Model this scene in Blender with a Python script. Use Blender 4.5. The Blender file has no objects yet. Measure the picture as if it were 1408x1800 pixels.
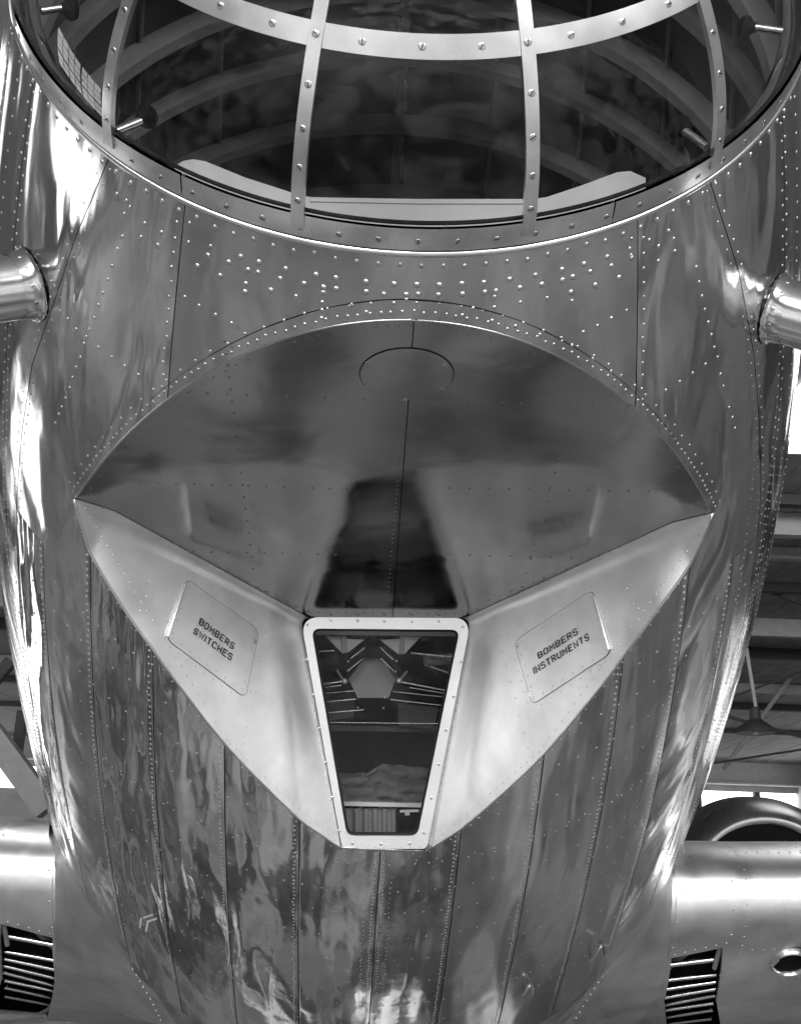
import bpy, bmesh, math, random
import numpy as np
from mathutils import Vector, Matrix
from mathutils.bvhtree import BVHTree
from mathutils.geometry import delaunay_2d_cdt

random.seed(7)
rng = np.random.default_rng(7)
SC = bpy.context.scene
COL = SC.collection

# ------------------------------------------------------------------ frames
# "body" frame of the aircraft: x right, y aft along the fuselage axis, z up, origin in the
# centre of the nose ring, 1 unit = nose ring radius.  The aircraft sits tail-down.
K = 0.85
PITCH = math.radians(12.0)
CA, SA = math.cos(PITCH), math.sin(PITCH)
ORG = np.array([0.0, 0.0, 3.62])


def T(P):
    P = np.atleast_2d(np.asarray(P, float))
    return np.stack([K * P[:, 0], K * (P[:, 1] * CA + P[:, 2] * SA),
                     K * (-P[:, 1] * SA + P[:, 2] * CA)], -1) + ORG


def TD(D):
    D = np.atleast_2d(np.asarray(D, float))
    return np.stack([D[:, 0], D[:, 1] * CA + D[:, 2] * SA, -D[:, 1] * SA + D[:, 2] * CA], -1)


# ------------------------------------------------------------------ camera
FPX = 2045.02                                   # focal length in photograph pixels (1408 wide)
CAM_C = np.array([-0.039484514, -1.865671279, -2.707225637])
CAM_D = np.array([0.021571732, 0.867320335, 0.497282714])
CAM_R = np.array([0.998926110, -0.039098036, 0.024859009])
CAM_U = np.array([-0.041003501, -0.496212435, 0.867232341])
cam = bpy.data.cameras.new("camera")
cam_o = bpy.data.objects.new("camera", cam)
COL.objects.link(cam_o)
cam.sensor_fit = 'HORIZONTAL'
cam.sensor_width = 36.0
cam.lens = 36.0 * FPX / 1408.0
cam.clip_start, cam.clip_end = 0.05, 400.0
_r, _u, _d = TD(CAM_R)[0], TD(CAM_U)[0], TD(CAM_D)[0]
_c = T(CAM_C)[0]
cam_o.matrix_world = Matrix(((_r[0], _u[0], -_d[0], _c[0]), (_r[1], _u[1], -_d[1], _c[1]),
                             (_r[2], _u[2], -_d[2], _c[2]), (0, 0, 0, 1)))
SC.camera = cam_o

# ------------------------------------------------------------------ light
world = bpy.data.worlds.new("World")
SC.world = world
world.use_nodes = True
world.node_tree.nodes["Background"].inputs[0].default_value = (0.8, 0.8, 0.8, 1)
world.node_tree.nodes["Background"].inputs[1].default_value = 0.35


def area(name, loc, aim, sx, sy, power):
    l = bpy.data.lights.new(name, 'AREA')
    l.shape, l.size, l.size_y, l.energy = 'RECTANGLE', sx, sy, power
    o = bpy.data.objects.new(name, l)
    COL.objects.link(o)
    o.location = loc
    o.rotation_euler = (Vector(aim) - Vector(loc)).to_track_quat('-Z', 'Y').to_euler()
    return o


area("front_area_light", (-3.5, -11.0, 5.2), (0, 1, 1.6), 8.0, 4.0, 1680)
area("front_area_light", (6.5, -10.0, 5.2), (4, 2, 1.0), 7.0, 4.0, 1450)  # added to brighten the floor and wall on the right


def pool(name, loc, aim, deg, power, blend=0.06):
    """added spot lamp throwing a bright pool on the floor for the belly to reflect"""
    l = bpy.data.lights.new(name, 'SPOT')
    l.spot_size, l.spot_blend, l.energy, l.shadow_soft_size = math.radians(deg), blend, power, 0.05
    o = bpy.data.objects.new(name, l)
    COL.objects.link(o)
    o.location = loc
    o.rotation_euler = (Vector(aim) - Vector(loc)).to_track_quat('-Z', 'Y').to_euler()


pool("pool_spot", (-9, -5.0, 6.0), (-1.35, 5.0, 0), 1.3, 45000)  # added spots, set for bright streaks in the belly reflection
pool("pool_spot", (-10, -4.0, 6.0), (-2.1, 5.5, 0), 0.8, 45000)
pool("pool_spot", (-12, -2.0, 6.0), (-3.1, 3.6, 0), 1.3, 24000)
pool("pool_spot", (-10, -5.0, 6.0), (-0.8, 5.3, 0), 0.6, 45000)
pool("pool_spot", (9, -5.0, 6.0), (1.15, 5.9, 0), 1.3, 45000)
pool("pool_spot", (8, -6.0, 6.0), (0.25, 5.0, 0), 0.6, 45000)
pool("pool_spot", (11, -4.5, 6.0), (2.6, 4.2, 0), 1.2, 20000)
SC.view_settings.view_transform = 'Standard'
SC.view_settings.look = 'None'
SC.view_settings.exposure = 0.0
SC.view_settings.gamma = 1.0
SC.cycles.use_denoising = True
SC.cycles.adaptive_threshold = 0.03
SC.cycles.max_bounces = 7
SC.cycles.glossy_bounces = 5
SC.cycles.transparent_max_bounces = 12
SC.cycles.sample_clamp_indirect = 6.0

# ------------------------------------------------------------------ materials
MATS = {}


def nmat(name):
    m = bpy.data.materials.new(name)
    m.use_nodes = True
    MATS[name] = m
    nt = m.node_tree
    return m, nt, nt.nodes["Principled BSDF"]


def N(nt, t, **kw):
    n = nt.nodes.new(t)
    for k, v in kw.items():
        if k.startswith('i_'):
            n.inputs[int(k[2:])].default_value = v
        else:
            setattr(n, k, v)
    return n


def ramp(nt, fac, a, b, p0=0.3, p1=0.7):
    r = nt.nodes.new('ShaderNodeMapRange')
    r.inputs[1].default_value, r.inputs[2].default_value = p0, p1
    r.inputs[3].default_value, r.inputs[4].default_value = a, b
    nt.links.new(fac, r.inputs[0])
    return r.outputs[0]


def noise(nt, vec, scale, detail=2.0, rough=0.5, dist=0.0):
    n = nt.nodes.new('ShaderNodeTexNoise')
    n.inputs['Scale'].default_value = scale
    n.inputs['Detail'].default_value = detail
    n.inputs['Roughness'].default_value = rough
    n.inputs['Distortion'].default_value = dist
    if vec is not None:
        nt.links.new(vec, n.inputs['Vector'])
    return n.outputs[0]


def mapped(nt, vec, scale):
    m = nt.nodes.new('ShaderNodeMapping')
    m.inputs['Scale'].default_value = scale
    nt.links.new(vec, m.inputs['Vector'])
    return m.outputs[0]


def bump(nt, h, dist, strength=1.0, prev=None):
    b = nt.nodes.new('ShaderNodeBump')
    b.inputs['Strength'].default_value = strength
    b.inputs['Distance'].default_value = dist
    nt.links.new(h, b.inputs['Height'])
    if prev is not None:
        nt.links.new(prev, b.inputs['Normal'])
    return b.outputs[0]


def metal(name, base=0.6, r0=0.1, r1=0.25, dents=(), scratch=0.0, uv=False, mottle=(5.0, 0.0), quilt=0.0, swirl=0.25, grain=0.0):
    """aluminium sheet; dents = [(scale, depth, stretch)]"""
    m, nt, b = nmat(name)
    tc = nt.nodes.new('ShaderNodeTexCoord')
    oc = tc.outputs['Object']
    uvn = tc.outputs['UV']
    b.inputs['Metallic'].default_value = 1.0
    lo = noise(nt, oc, mottle[0], 4.0, 0.6)
    col = nt.nodes.new('ShaderNodeMapRange')
    col.inputs[1].default_value, col.inputs[2].default_value = 0.25, 0.75
    col.inputs[3].default_value, col.inputs[4].default_value = base * (1 - mottle[1]), base * (1 + mottle[1])
    nt.links.new(lo, col.inputs[0])
    cc = nt.nodes.new('ShaderNodeCombineColor')
    for i in range(3):
        nt.links.new(col.outputs[0], cc.inputs[i])
    nt.links.new(cc.outputs[0], b.inputs['Base Color'])
    rn = noise(nt, oc, 6.0, 3.0, 0.5)
    if scratch:
        s = noise(nt, mapped(nt, uvn if uv else oc, (60, 2.5, 60) if uv else (90, 6, 6)), 3.0, 3.0, 0.6)
        mx = nt.nodes.new('ShaderNodeMath'); mx.operation = 'MULTIPLY_ADD'
        nt.links.new(s, mx.inputs[0]); mx.inputs[1].default_value = scratch
        nt.links.new(rn, mx.inputs[2]); rn = mx.outputs[0]
    nt.links.new(ramp(nt, rn, r0, r1), b.inputs['Roughness'])
    prev = None
    for sc, depth, st in dents:
        v = uvn if uv else oc
        h = noise(nt, mapped(nt, v, st), sc, 1.5, 0.45, swirl)
        prev = bump(nt, h, depth, 1.0, prev)
    if quilt and uv:
        sep = nt.nodes.new('ShaderNodeSeparateXYZ')
        nt.links.new(uvn, sep.inputs[0])
        q = nt.nodes.new('ShaderNodeMath'); q.operation = 'MULTIPLY'
        nt.links.new(sep.outputs[0], q.inputs[0]); q.inputs[1].default_value = math.pi
        sn = nt.nodes.new('ShaderNodeMath'); sn.operation = 'SINE'
        nt.links.new(q.outputs[0], sn.inputs[0])
        ab = nt.nodes.new('ShaderNodeMath'); ab.operation = 'ABSOLUTE'
        nt.links.new(sn.outputs[0], ab.inputs[0])
        pw = nt.nodes.new('ShaderNodeMath'); pw.operation = 'POWER'
        nt.links.new(ab.outputs[0], pw.inputs[0]); pw.inputs[1].default_value = 0.5
        qn = noise(nt, mapped(nt, uvn, (0.9, 0.35, 1)), 1.0, 1.5, 0.5, 0.4)
        mm = nt.nodes.new('ShaderNodeMath'); mm.operation = 'MULTIPLY'
        nt.links.new(pw.outputs[0], mm.inputs[0]); nt.links.new(ramp(nt, qn, 0.0, 1.0, 0.35, 0.7), mm.inputs[1])
        prev = bump(nt, mm.outputs[0], quilt, 1.0, prev)
    if grain:
        gn = noise(nt, mapped(nt, uvn if uv else oc, (140, 9, 1) if uv else (160, 30, 30)), 1.0, 3.0, 0.6)
        prev = bump(nt, gn, grain, 1.0, prev)
    if prev is not None:
        nt.links.new(prev, b.inputs['Normal'])
    return m


def plain(name, c, rough=0.6, metallic=0.0, var=0.15, scale=6.0, bmp=0.0):
    m, nt, b = nmat(name)
    tc = nt.nodes.new('ShaderNodeTexCoord')
    n = noise(nt, tc.outputs['Object'], scale, 4.0, 0.6)
    v = ramp(nt, n, c * (1 - var), c * (1 + var))
    cc = nt.nodes.new('ShaderNodeCombineColor')
    for i in range(3):
        nt.links.new(v, cc.inputs[i])
    nt.links.new(cc.outputs[0], b.inputs['Base Color'])
    b.inputs['Roughness'].default_value = rough
    b.inputs['Metallic'].default_value = metallic
    if c < 0.02:
        b.inputs['Specular IOR Level'].default_value = 0.08
    if bmp:
        nt.links.new(bump(nt, noise(nt, tc.outputs['Object'], scale * 5, 4.0, 0.6), bmp), b.inputs['Normal'])
    return m


metal('skin_nose', 0.49, 0.15, 0.27, [(1.6, 0.006, (1.0, 1, 1)), (4.0, 0.001, (1, 1, 1))], uv=True, scratch=0.3, mottle=(6.0, 0.10), grain=0.00006)
metal('skin_side', 0.62, 0.07, 0.17, [(0.8, 0.020, (1.5, 0.8, 1)), (2.2, 0.002, (1.3, 0.9, 1))], uv=True, scratch=0.2, mottle=(6.0, 0.10), swirl=0.5, grain=0.00003)
metal('skin_belly', 0.62, 0.035, 0.09, [(0.75, 0.042, (1.7, 0.24, 1)), (1.6, 0.010, (1.5, 0.32, 1)), (4.5, 0.0012, (1.3, 0.6, 1))], uv=True, scratch=0.2, mottle=(6.0, 0.14), quilt=0.008, swirl=0.5)
metal('skin_brushed', 0.66, 0.09, 0.20, [(0.75, 0.034, (1.6, 0.24, 1)), (1.6, 0.007, (1.4, 0.32, 1))], uv=True, scratch=0.5, mottle=(6.0, 0.14), quilt=0.006, swirl=0.5, grain=0.00004)
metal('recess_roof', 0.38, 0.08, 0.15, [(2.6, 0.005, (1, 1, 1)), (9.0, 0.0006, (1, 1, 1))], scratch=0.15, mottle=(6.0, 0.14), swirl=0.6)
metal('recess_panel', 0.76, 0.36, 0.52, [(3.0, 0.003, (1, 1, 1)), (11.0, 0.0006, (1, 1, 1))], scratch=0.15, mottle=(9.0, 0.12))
metal('hatch_sheet', 0.72, 0.36, 0.50, [(3.0, 0.001, (1, 1, 1))], mottle=(9.0, 0.10))
metal('frame_metal', 0.70, 0.32, 0.42, mottle=(7.0, 0.04))
metal('band_metal', 0.80, 0.22, 0.36, [(9.0, 0.0020, (1, 1, 1))], mottle=(12.0, 0.14))
metal('rib_metal', 0.66, 0.24, 0.40, [(9.0, 0.0020, (1, 1, 1))], mottle=(12.0, 0.16))
metal('rivet_metal', 0.52, 0.30, 0.44)
metal('rivet_lit', 0.92, 0.30, 0.42)  # lighter copy for rivets that catch the light
metal('screw_metal', 0.55, 0.22, 0.36)
metal('tube_metal', 0.66, 0.10, 0.2, [(3.0, 0.002, (1, 1, 1))], mottle=(5.0, 0.06))
metal('wing_metal', 0.76, 0.26, 0.42, [(1.5, 0.010, (1, 1, 1)), (6.0, 0.0012, (1, 1, 1))], scratch=0.2, mottle=(5.0, 0.18))
plain('dark_gap', 0.012, 0.9)
plain('seam_grey', 0.10, 0.7)
plain('inner_lining', 0.07, 0.7, var=0.3)
plain('former_paint', 0.26, 0.5, var=0.2)
plain('ledge_paint', 0.42, 0.55, var=0.06)
plain('white_paint', 0.75, 0.5, var=0.05)
plain('black_and_shade', 0.005, 0.7)  # black fittings, and shade put into the backdrop, wells and openings
plain('rubber', 0.015, 0.6)
plain('ink', 0.012, 0.7)
plain('chalk', 0.85, 0.9)
plain('canvas', 0.13, 0.9, var=0.25, scale=14, bmp=0.004)
# hangar floor: concrete, with sharp-edged blotches added for the belly to reflect
m, nt, b = nmat('concrete')
tc = nt.nodes.new('ShaderNodeTexCoord')
n1 = noise(nt, tc.outputs['Object'], 0.9, 2.0, 0.5, 0.6)
n2 = noise(nt, mapped(nt, tc.outputs['Object'], (1.0, 0.45, 1)), 2.2, 1.5, 0.5, 0.3)
mu = nt.nodes.new('ShaderNodeMath'); mu.operation = 'MULTIPLY'
nt.links.new(ramp(nt, n1, 0.15, 0.46, 0.45, 0.55), mu.inputs[0])
nt.links.new(ramp(nt, n2, 0.72, 1.18, 0.42, 0.58), mu.inputs[1])
cc = nt.nodes.new('ShaderNodeCombineColor')
for k in range(3):
    nt.links.new(mu.outputs[0], cc.inputs[k])
nt.links.new(cc.outputs[0], b.inputs['Base Color'])
b.inputs['Roughness'].default_value = 0.4
plain('timber', 0.30, 0.8, var=0.2, scale=2.0)
plain('beam_paint', 0.42, 0.7, var=0.1)
plain('steel_dark', 0.05, 0.6)
plain('wall_paint', 0.42, 0.8, var=0.2, scale=1.0)
metal('dark_steel', 0.25, 0.25, 0.4)
metal('bright_steel', 0.7, 0.2, 0.3)


def glass(name, tint, refl=1.8, gloss_rough=0.0, ior=1.5):
    m = bpy.data.materials.new(name)
    m.use_nodes = True
    MATS[name] = m
    nt = m.node_tree
    nt.nodes.clear()
    out = nt.nodes.new('ShaderNodeOutputMaterial')
    mx = nt.nodes.new('ShaderNodeMixShader')
    fr = nt.nodes.new('ShaderNodeFresnel')
    ge = nt.nodes.new('ShaderNodeNewGeometry')               # same mirror strength from both sides of the thin sheet
    mi = nt.nodes.new('ShaderNodeMapRange'); mi.inputs[3].default_value = ior; mi.inputs[4].default_value = 1 / ior
    nt.links.new(ge.outputs['Backfacing'], mi.inputs[0]); nt.links.new(mi.outputs[0], fr.inputs[0])
    tr = nt.nodes.new('ShaderNodeBsdfTransparent'); tr.inputs[0].default_value = (tint, tint, tint, 1)
    gl = nt.nodes.new('ShaderNodeBsdfGlossy'); gl.inputs['Roughness'].default_value = gloss_rough
    tc = nt.nodes.new('ShaderNodeTexCoord')
    nb = bump(nt, noise(nt, tc.outputs['Object'], 6.0, 1.0, 0.4, 0.3), 0.0012)
    nt.links.new(nb, gl.inputs['Normal'])
    m2 = nt.nodes.new('ShaderNodeMath'); m2.operation = 'MULTIPLY'
    nt.links.new(fr.outputs[0], m2.inputs[0]); m2.inputs[1].default_value = refl
    m2.use_clamp = True
    nt.links.new(m2.outputs[0], mx.inputs[0])
    nt.links.new(tr.outputs[0], mx.inputs[1])
    nt.links.new(gl.outputs[0], mx.inputs[2])
    nt.links.new(mx.outputs[0], out.inputs[0])


glass('dome_glass', 0.78, 1.15)
glass('flat_glass', 0.66, 0.5)


def emit(name, v):
    m, nt, b = nmat(name)
    b.inputs['Base Color'].default_value = (0.8, 0.8, 0.8, 1)
    b.inputs['Emission Color'].default_value = (1, 1, 1, 1)
    b.inputs['Emission Strength'].default_value = v


emit('window_light', 3.4)
emit('skylight', 3.0)

# ------------------------------------------------------------------ object helpers


def setp(o, **kw):
    for k, v in kw.items():
        o[k] = v
    return o


def empty(name, loc, label, cat, group=None):
    o = bpy.data.objects.new(name, None)
    o.empty_display_size = 0.2
    COL.objects.link(o)
    o.location = loc
    o["label"], o["category"] = label, cat
    if group:
        o["group"] = group
    return o


def wmat(o):
    M = o.matrix_basis.copy()
    return M if o.parent is None else wmat(o.parent) @ o.matrix_parent_inverse @ M


def adopt(o, parent):
    """parent without moving"""
    if parent is not None:
        o.parent = parent
        o.matrix_parent_inverse = wmat(parent).inverted()
    return o


def mesh(name, V, F, mat, parent=None, smooth=True, nrm=None, uv=None):
    me = bpy.data.meshes.new(name)
    me.from_pydata([tuple(v) for v in V], [], [tuple(f) for f in F])
    me.materials.append(MATS[mat])
    if smooth:
        me.polygons.foreach_set('use_smooth', [True] * len(me.polygons))
    if uv is not None:
        l = me.uv_layers.new(name='sheet')
        idx = np.zeros(len(me.loops), np.int32)
        me.loops.foreach_get('vertex_index', idx)
        l.data.foreach_set('uv', np.asarray(uv)[idx].astype(np.float32).ravel())
    me.update()
    if nrm is not None:
        me.normals_split_custom_set_from_vertices([tuple(n) for n in nrm])
    o = bpy.data.objects.new(name, me)
    COL.objects.link(o)
    adopt(o, parent)
    return o


class MB:
    """collects shapes for one mesh"""

    def __init__(s):
        s.V, s.F = [], []

    def add(s, V, F):
        n = len(s.V)
        s.V += [tuple(v) for v in V]
        s.F += [tuple(i + n for i in f) for f in F]

    def box(s, c, h, ax=None):
        c = np.asarray(c, float)
        A = np.eye(3) if ax is None else np.asarray(ax, float)
        V = [c + A[0] * h[0] * i + A[1] * h[1] * j + A[2] * h[2] * k for i in (-1, 1) for j in (-1, 1) for k in (-1, 1)]
        s.add(V, [(0, 1, 3, 2), (4, 6, 7, 5), (0, 4, 5, 1), (2, 3, 7, 6), (0, 2, 6, 4), (1, 5, 7, 3)])

    def bar(s, a, b, w, h, up=(0, 0, 1)):
        a, b = np.asarray(a, float), np.asarray(b, float)
        d = b - a
        L = np.linalg.norm(d); d /= L
        r = np.cross(d, up); r /= np.linalg.norm(r)
        u = np.cross(r, d)
        s.box((a + b) / 2, (L / 2, w / 2, h / 2), (d, r, u))

    def tube(s, pts, rad, n=12, caps=True):
        pts = np.asarray(pts, float)
        if np.isscalar(rad):
            rad = np.full(len(pts), rad)
        d = np.gradient(pts, axis=0)
        d /= np.linalg.norm(d, axis=1)[:, None]
        ref = np.array([0.31, 0.2, 0.93])
        if abs(d[0] @ ref) > 0.9:
            ref = np.array([0.9, -0.3, 0.1])
        V, F = [], []
        r = np.cross(d[0], ref); r /= np.linalg.norm(r)
        for i in range(len(pts)):
            r = r - d[i] * (r @ d[i]); r /= np.linalg.norm(r)
            u = np.cross(d[i], r)
            for k in range(n):
                t = 2 * math.pi * k / n
                V.append(pts[i] + rad[i] * (math.cos(t) * r + math.sin(t) * u))
        for i in range(len(pts) - 1):
            for k in range(n):
                k2 = (k + 1) % n
                F.append((i * n + k, i * n + k2, (i + 1) * n + k2, (i + 1) * n + k))
        if caps:
            F.append(tuple(range(n - 1, -1, -1)))
            F.append(tuple((len(pts) - 1) * n + k for k in range(n)))
        s.add(V, F)

    def lathe(s, org, axis, prof, n=32):
        """prof = [(along, radius)]"""
        axis = np.asarray(axis, float) / np.linalg.norm(axis)
        ref = np.array([0, 0, 1.0]) if abs(axis[2]) < 0.9 else np.array([1.0, 0, 0])
        r = np.cross(axis, ref); r /= np.linalg.norm(r)
        u = np.cross(axis, r)
        V = [np.asarray(org) + axis * t + q * (math.cos(2 * math.pi * k / n) * r + math.sin(2 * math.pi * k / n) * u)
             for t, q in prof for k in range(n)]
        F = [(i * n + k, i * n + (k + 1) % n, (i + 1) * n + (k + 1) % n, (i + 1) * n + k)
             for i in range(len(prof) - 1) for k in range(n)]
        s.add(V, F)

    def build(s, name, mat, parent=None, smooth=False, auto=True):
        o = mesh(name, s.V, s.F, mat, parent, smooth)
        return o


def sharp(o, ang=40):
    """smooth shading with hard edges kept"""
    me = o.data
    me.polygons.foreach_set('use_smooth', [True] * len(me.polygons))
    bm = bmesh.new(); bm.from_mesh(me)
    for e in bm.edges:
        if len(e.link_faces) == 2 and e.calc_face_angle(0) > math.radians(ang):
            e.smooth = False
    bm.to_mesh(me); bm.free()
    return o


# ------------------------------------------------------------------ fuselage surface
PA, PL_, PB = 0.594897180, 2.122637034, 0.109504043


def rad(s):
    return 1 + PA * (1 - np.exp(-np.asarray(s, float) / PL_)) + PB * np.asarray(s, float)


def drad(s):
    return PA / PL_ * np.exp(-np.asarray(s, float) / PL_) + PB


def bpt(phi, s, off=0.0):
    phi, s = np.atleast_1d(np.asarray(phi, float)), np.atleast_1d(np.asarray(s, float))
    r = rad(s)
    P = np.stack([r * np.sin(phi), s + 0 * phi, -r * np.cos(phi)], -1)
    return P + bnrm(phi, s) * off


def bnrm(phi, s):
    phi, s = np.atleast_1d(np.asarray(phi, float)), np.atleast_1d(np.asarray(s, float))
    n = np.stack([np.sin(phi), -drad(s) + 0 * phi, -np.cos(phi)], -1)
    return n / np.linalg.norm(n, axis=1)[:, None]


def rays(px):
    px = np.atleast_2d(np.asarray(px, float))
    v = CAM_D * FPX + CAM_R * (px[:, :1] - 704) - CAM_U * (px[:, 1:] - 900)
    return v / np.linalg.norm(v, axis=1)[:, None]


def hit(px):
    """photograph pixels -> (phi, s) on the fuselage"""
    v = rays(px)
    out = []
    t = np.linspace(0.3, 12, 2500)
    for w in v:
        P = CAM_C + t[:, None] * w
        F = np.hypot(P[:, 0], P[:, 2]) - rad(P[:, 1])
        F[P[:, 1] < -0.8] = 1
        i = np.where((F[:-1] > 0) & (F[1:] <= 0))[0]
        if len(i) == 0:
            i = [int(np.argmin(np.abs(F)))]
        lo, hi = t[i[0]], t[min(i[0] + 1, len(t) - 1)]
        for _ in range(40):
            m = (lo + hi) / 2
            q = CAM_C + m * w
            if np.hypot(q[0], q[2]) - rad(q[1]) > 0:
                lo = m
            else:
                hi = m
        q = CAM_C + hi * w
        out.append((math.atan2(q[0], -q[2]), q[1]))
    return np.array(out)


def onplane(px, p0, n):
    v = rays(px)
    t = ((np.asarray(p0) - CAM_C) @ n) / (v @ n)
    return CAM_C + t[:, None] * v


def dense(poly, step, closed=True):
    poly = np.asarray(poly, float)
    out = []
    m = len(poly) if closed else len(poly) - 1
    for i in range(m):
        a, b = poly[i], poly[(i + 1) % len(poly)]
        k = max(1, int(np.linalg.norm(b - a) / step))
        for j in range(k):
            out.append(a + (b - a) * j / k)
    if not closed:
        out.append(poly[-1])
    return np.array(out)


def inset(poly, g):
    A = 0.5 * np.sum(poly[:, 0] * np.roll(poly[:, 1], -1) - np.roll(poly[:, 0], -1) * poly[:, 1])
    sgn = 1 if A > 0 else -1
    out = []
    n = len(poly)
    for i in range(n):
        a, b, c = poly[i - 1], poly[i], poly[(i + 1) % n]
        e1, e2 = b - a, c - b
        l1, l2 = np.linalg.norm(e1), np.linalg.norm(e2)
        if l1 < 1e-9 or l2 < 1e-9:
            out.append(b); continue
        n1 = sgn * np.array([-e1[1], e1[0]]) / l1
        n2 = sgn * np.array([-e2[1], e2[0]]) / l2
        m = n1 + n2
        q = m @ m
        m = m / max(q, 0.5) * 2
        out.append(b + m * g)
    return np.array(out)


def inside(pts, poly):
    x, y = pts[:, 0], pts[:, 1]
    r = np.zeros(len(pts), bool)
    n = len(poly)
    for i in range(n):
        x1, y1 = poly[i]
        x2, y2 = poly[(i + 1) % n]
        c = ((y1 > y) != (y2 > y))
        with np.errstate(divide='ignore', invalid='ignore'):
            xi = (x2 - x1) * (y - y1) / (y2 - y1) + x1
        r ^= c & (x < xi)
    return r


def fill(loops, step):
    """triangulate polygon with holes, with interior points -> pts, tris, boundary loops (indices)"""
    outer = loops[0]
    lo, hi = outer.min(0), outer.max(0)
    gx, gy = np.arange(lo[0] + step / 2, hi[0], step), np.arange(lo[1] + step / 2, hi[1], step)
    g = np.stack(np.meshgrid(gx, gy), -1).reshape(-1, 2)
    if len(g):
        ok = inside(g, outer)
        for h in loops[1:]:
            ok &= ~inside(g, h)
        B = np.concatenate(loops)
        g = g[ok]
        if len(g):
            keep = np.ones(len(g), bool)
            for i0 in range(0, len(g), 4000):
                d = np.min(((g[i0:i0 + 4000, None] - B[None]) ** 2).sum(-1), 1)
                keep[i0:i0 + 4000] = d > (0.35 * step) ** 2
            g = g[keep]
    pts = np.concatenate(loops + ([g] if len(g) else []))
    E, n, LI = [], 0, []
    for l in loops:
        E += [(n + i, n + (i + 1) % len(l)) for i in range(len(l))]
        LI.append(list(range(n, n + len(l))))
        n += len(l)
    v, e, f, ov, oe, of = delaunay_2d_cdt([Vector(q) for q in pts], E, [], 0, 1e-7)
    v = np.array([(q[0], q[1]) for q in v])
    f = np.array([t for t in f if len(t) == 3])
    cen = v[f].mean(1)
    ok = inside(cen, outer)
    for h in loops[1:]:
        ok &= ~inside(cen, h)
    f = f[ok]
    a, b, c = v[f[:, 0]], v[f[:, 1]], v[f[:, 2]]
    flip = ((b - a)[:, 0] * (c - a)[:, 1] - (b - a)[:, 1] * (c - a)[:, 0]) < 0
    f[flip] = f[flip][:, ::-1]
    mp = {}
    for new, olds in enumerate(ov):
        for o_ in olds:
            mp[o_] = new
    LI = [[mp[i] for i in l if i in mp] for l in LI]
    return v, f, LI


KX = 1.35                                        # phi -> nearly isotropic sheet coordinate


def sheet(name, loops, mat, parent, fn, nf, step=0.04, gap=0.0017, skirt=0.006, uvf=None):
    """loops in 2-D; fn(pts, off)->body xyz ; nf(pts)->normals"""
    L = [inset(np.asarray(loops[0], float), gap)] + [inset(np.asarray(h, float), -gap) for h in loops[1:]]
    v, f, LI = fill(L, step)
    P = fn(v, 0.0)
    nn = nf(v)
    c = P[f]
    fnv = np.cross(c[:, 1] - c[:, 0], c[:, 2] - c[:, 0])
    if (fnv * nn[f[:, 0]]).sum() < 0:
        f = f[:, ::-1]
    V = [*P]
    NN = [*nn]
    F = [tuple(t) for t in f]
    UV = [*(uvf(v) if uvf else v)]
    if skirt:
        D = fn(v, -skirt)
        for l in LI:
            base = len(V)
            for i in l:
                V.append(P[i]); V.append(D[i])
            m = len(l)
            for i in range(m):
                j = (i + 1) % m
                e = P[l[j]] - P[l[i]]
                ns = np.cross(e, nn[l[i]])
                ns = ns / (np.linalg.norm(ns) + 1e-12)
            for i in range(m):
                e = P[l[(i + 1) % m]] - P[l[i - 1]]
                ns = np.cross(e, nn[l[i]]); ns = ns / (np.linalg.norm(ns) + 1e-12)
                NN.append(ns); NN.append(ns)
                UV.append(UV[l[i]]); UV.append(UV[l[i]])
            for i in range(m):
                j = (i + 1) % m
                F.append((base + 2 * i, base + 2 * i + 1, base + 2 * j + 1, base + 2 * j))
    return mesh(name, T(np.array(V)), F, mat, parent, True, TD(np.array(NN)), UV)


def body_sheet(name, poly_ps, mat, parent, step=0.04, gap=0.0017, off=0.0, holes=()):
    L = [np.stack([np.asarray(p)[:, 0] * KX, np.asarray(p)[:, 1]], -1) for p in [poly_ps] + list(holes)]
    L = [dense(p, 0.02) for p in L]
    return sheet(name, L, mat, parent, lambda q, o: bpt(q[:, 0] / KX, q[:, 1], off + o),
                 lambda q: bnrm(q[:, 0] / KX, q[:, 1]), step, gap,
                 uvf=lambda q: np.stack([np.degrees(q[:, 0] / KX) / 10.05 - 0.1, q[:, 1] / 0.37], -1))


# ---------------------------------------------------------------- hangar (setting)
CAMW = T(CAM_C)[0]


def wray(px):
    return TD(rays(px))


def at_y(px, Y):
    """point on the view ray of a photograph pixel where world y = Y"""
    v = wray(px)[0]
    return CAMW + v * (Y - CAMW[1]) / v[1]


def at_z(px, Z):
    v = wray(px)[0]
    return CAMW + v * (Z - CAMW[2]) / v[2]


def at_x(px, X):
    v = wray(px)[0]
    return CAMW + v * (X - CAMW[0]) / v[0]


CZ = 7.0
o = mesh("floor", [(-45, -45, 0), (45, -45, 0), (45, 60, 0), (-45, 60, 0)], [(0, 1, 2, 3)], 'concrete', None, False)
o["kind"] = "structure"
b = MB()
x = -18.0
while x < 18.0:
    b.box((x + 0.15, 19.0, CZ + 0.03 + rng.uniform(0, 0.015)), (0.144, 28.5, 0.02))
    x += 0.30
o = b.build("ceiling", 'timber'); o["kind"] = "structure"
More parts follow.
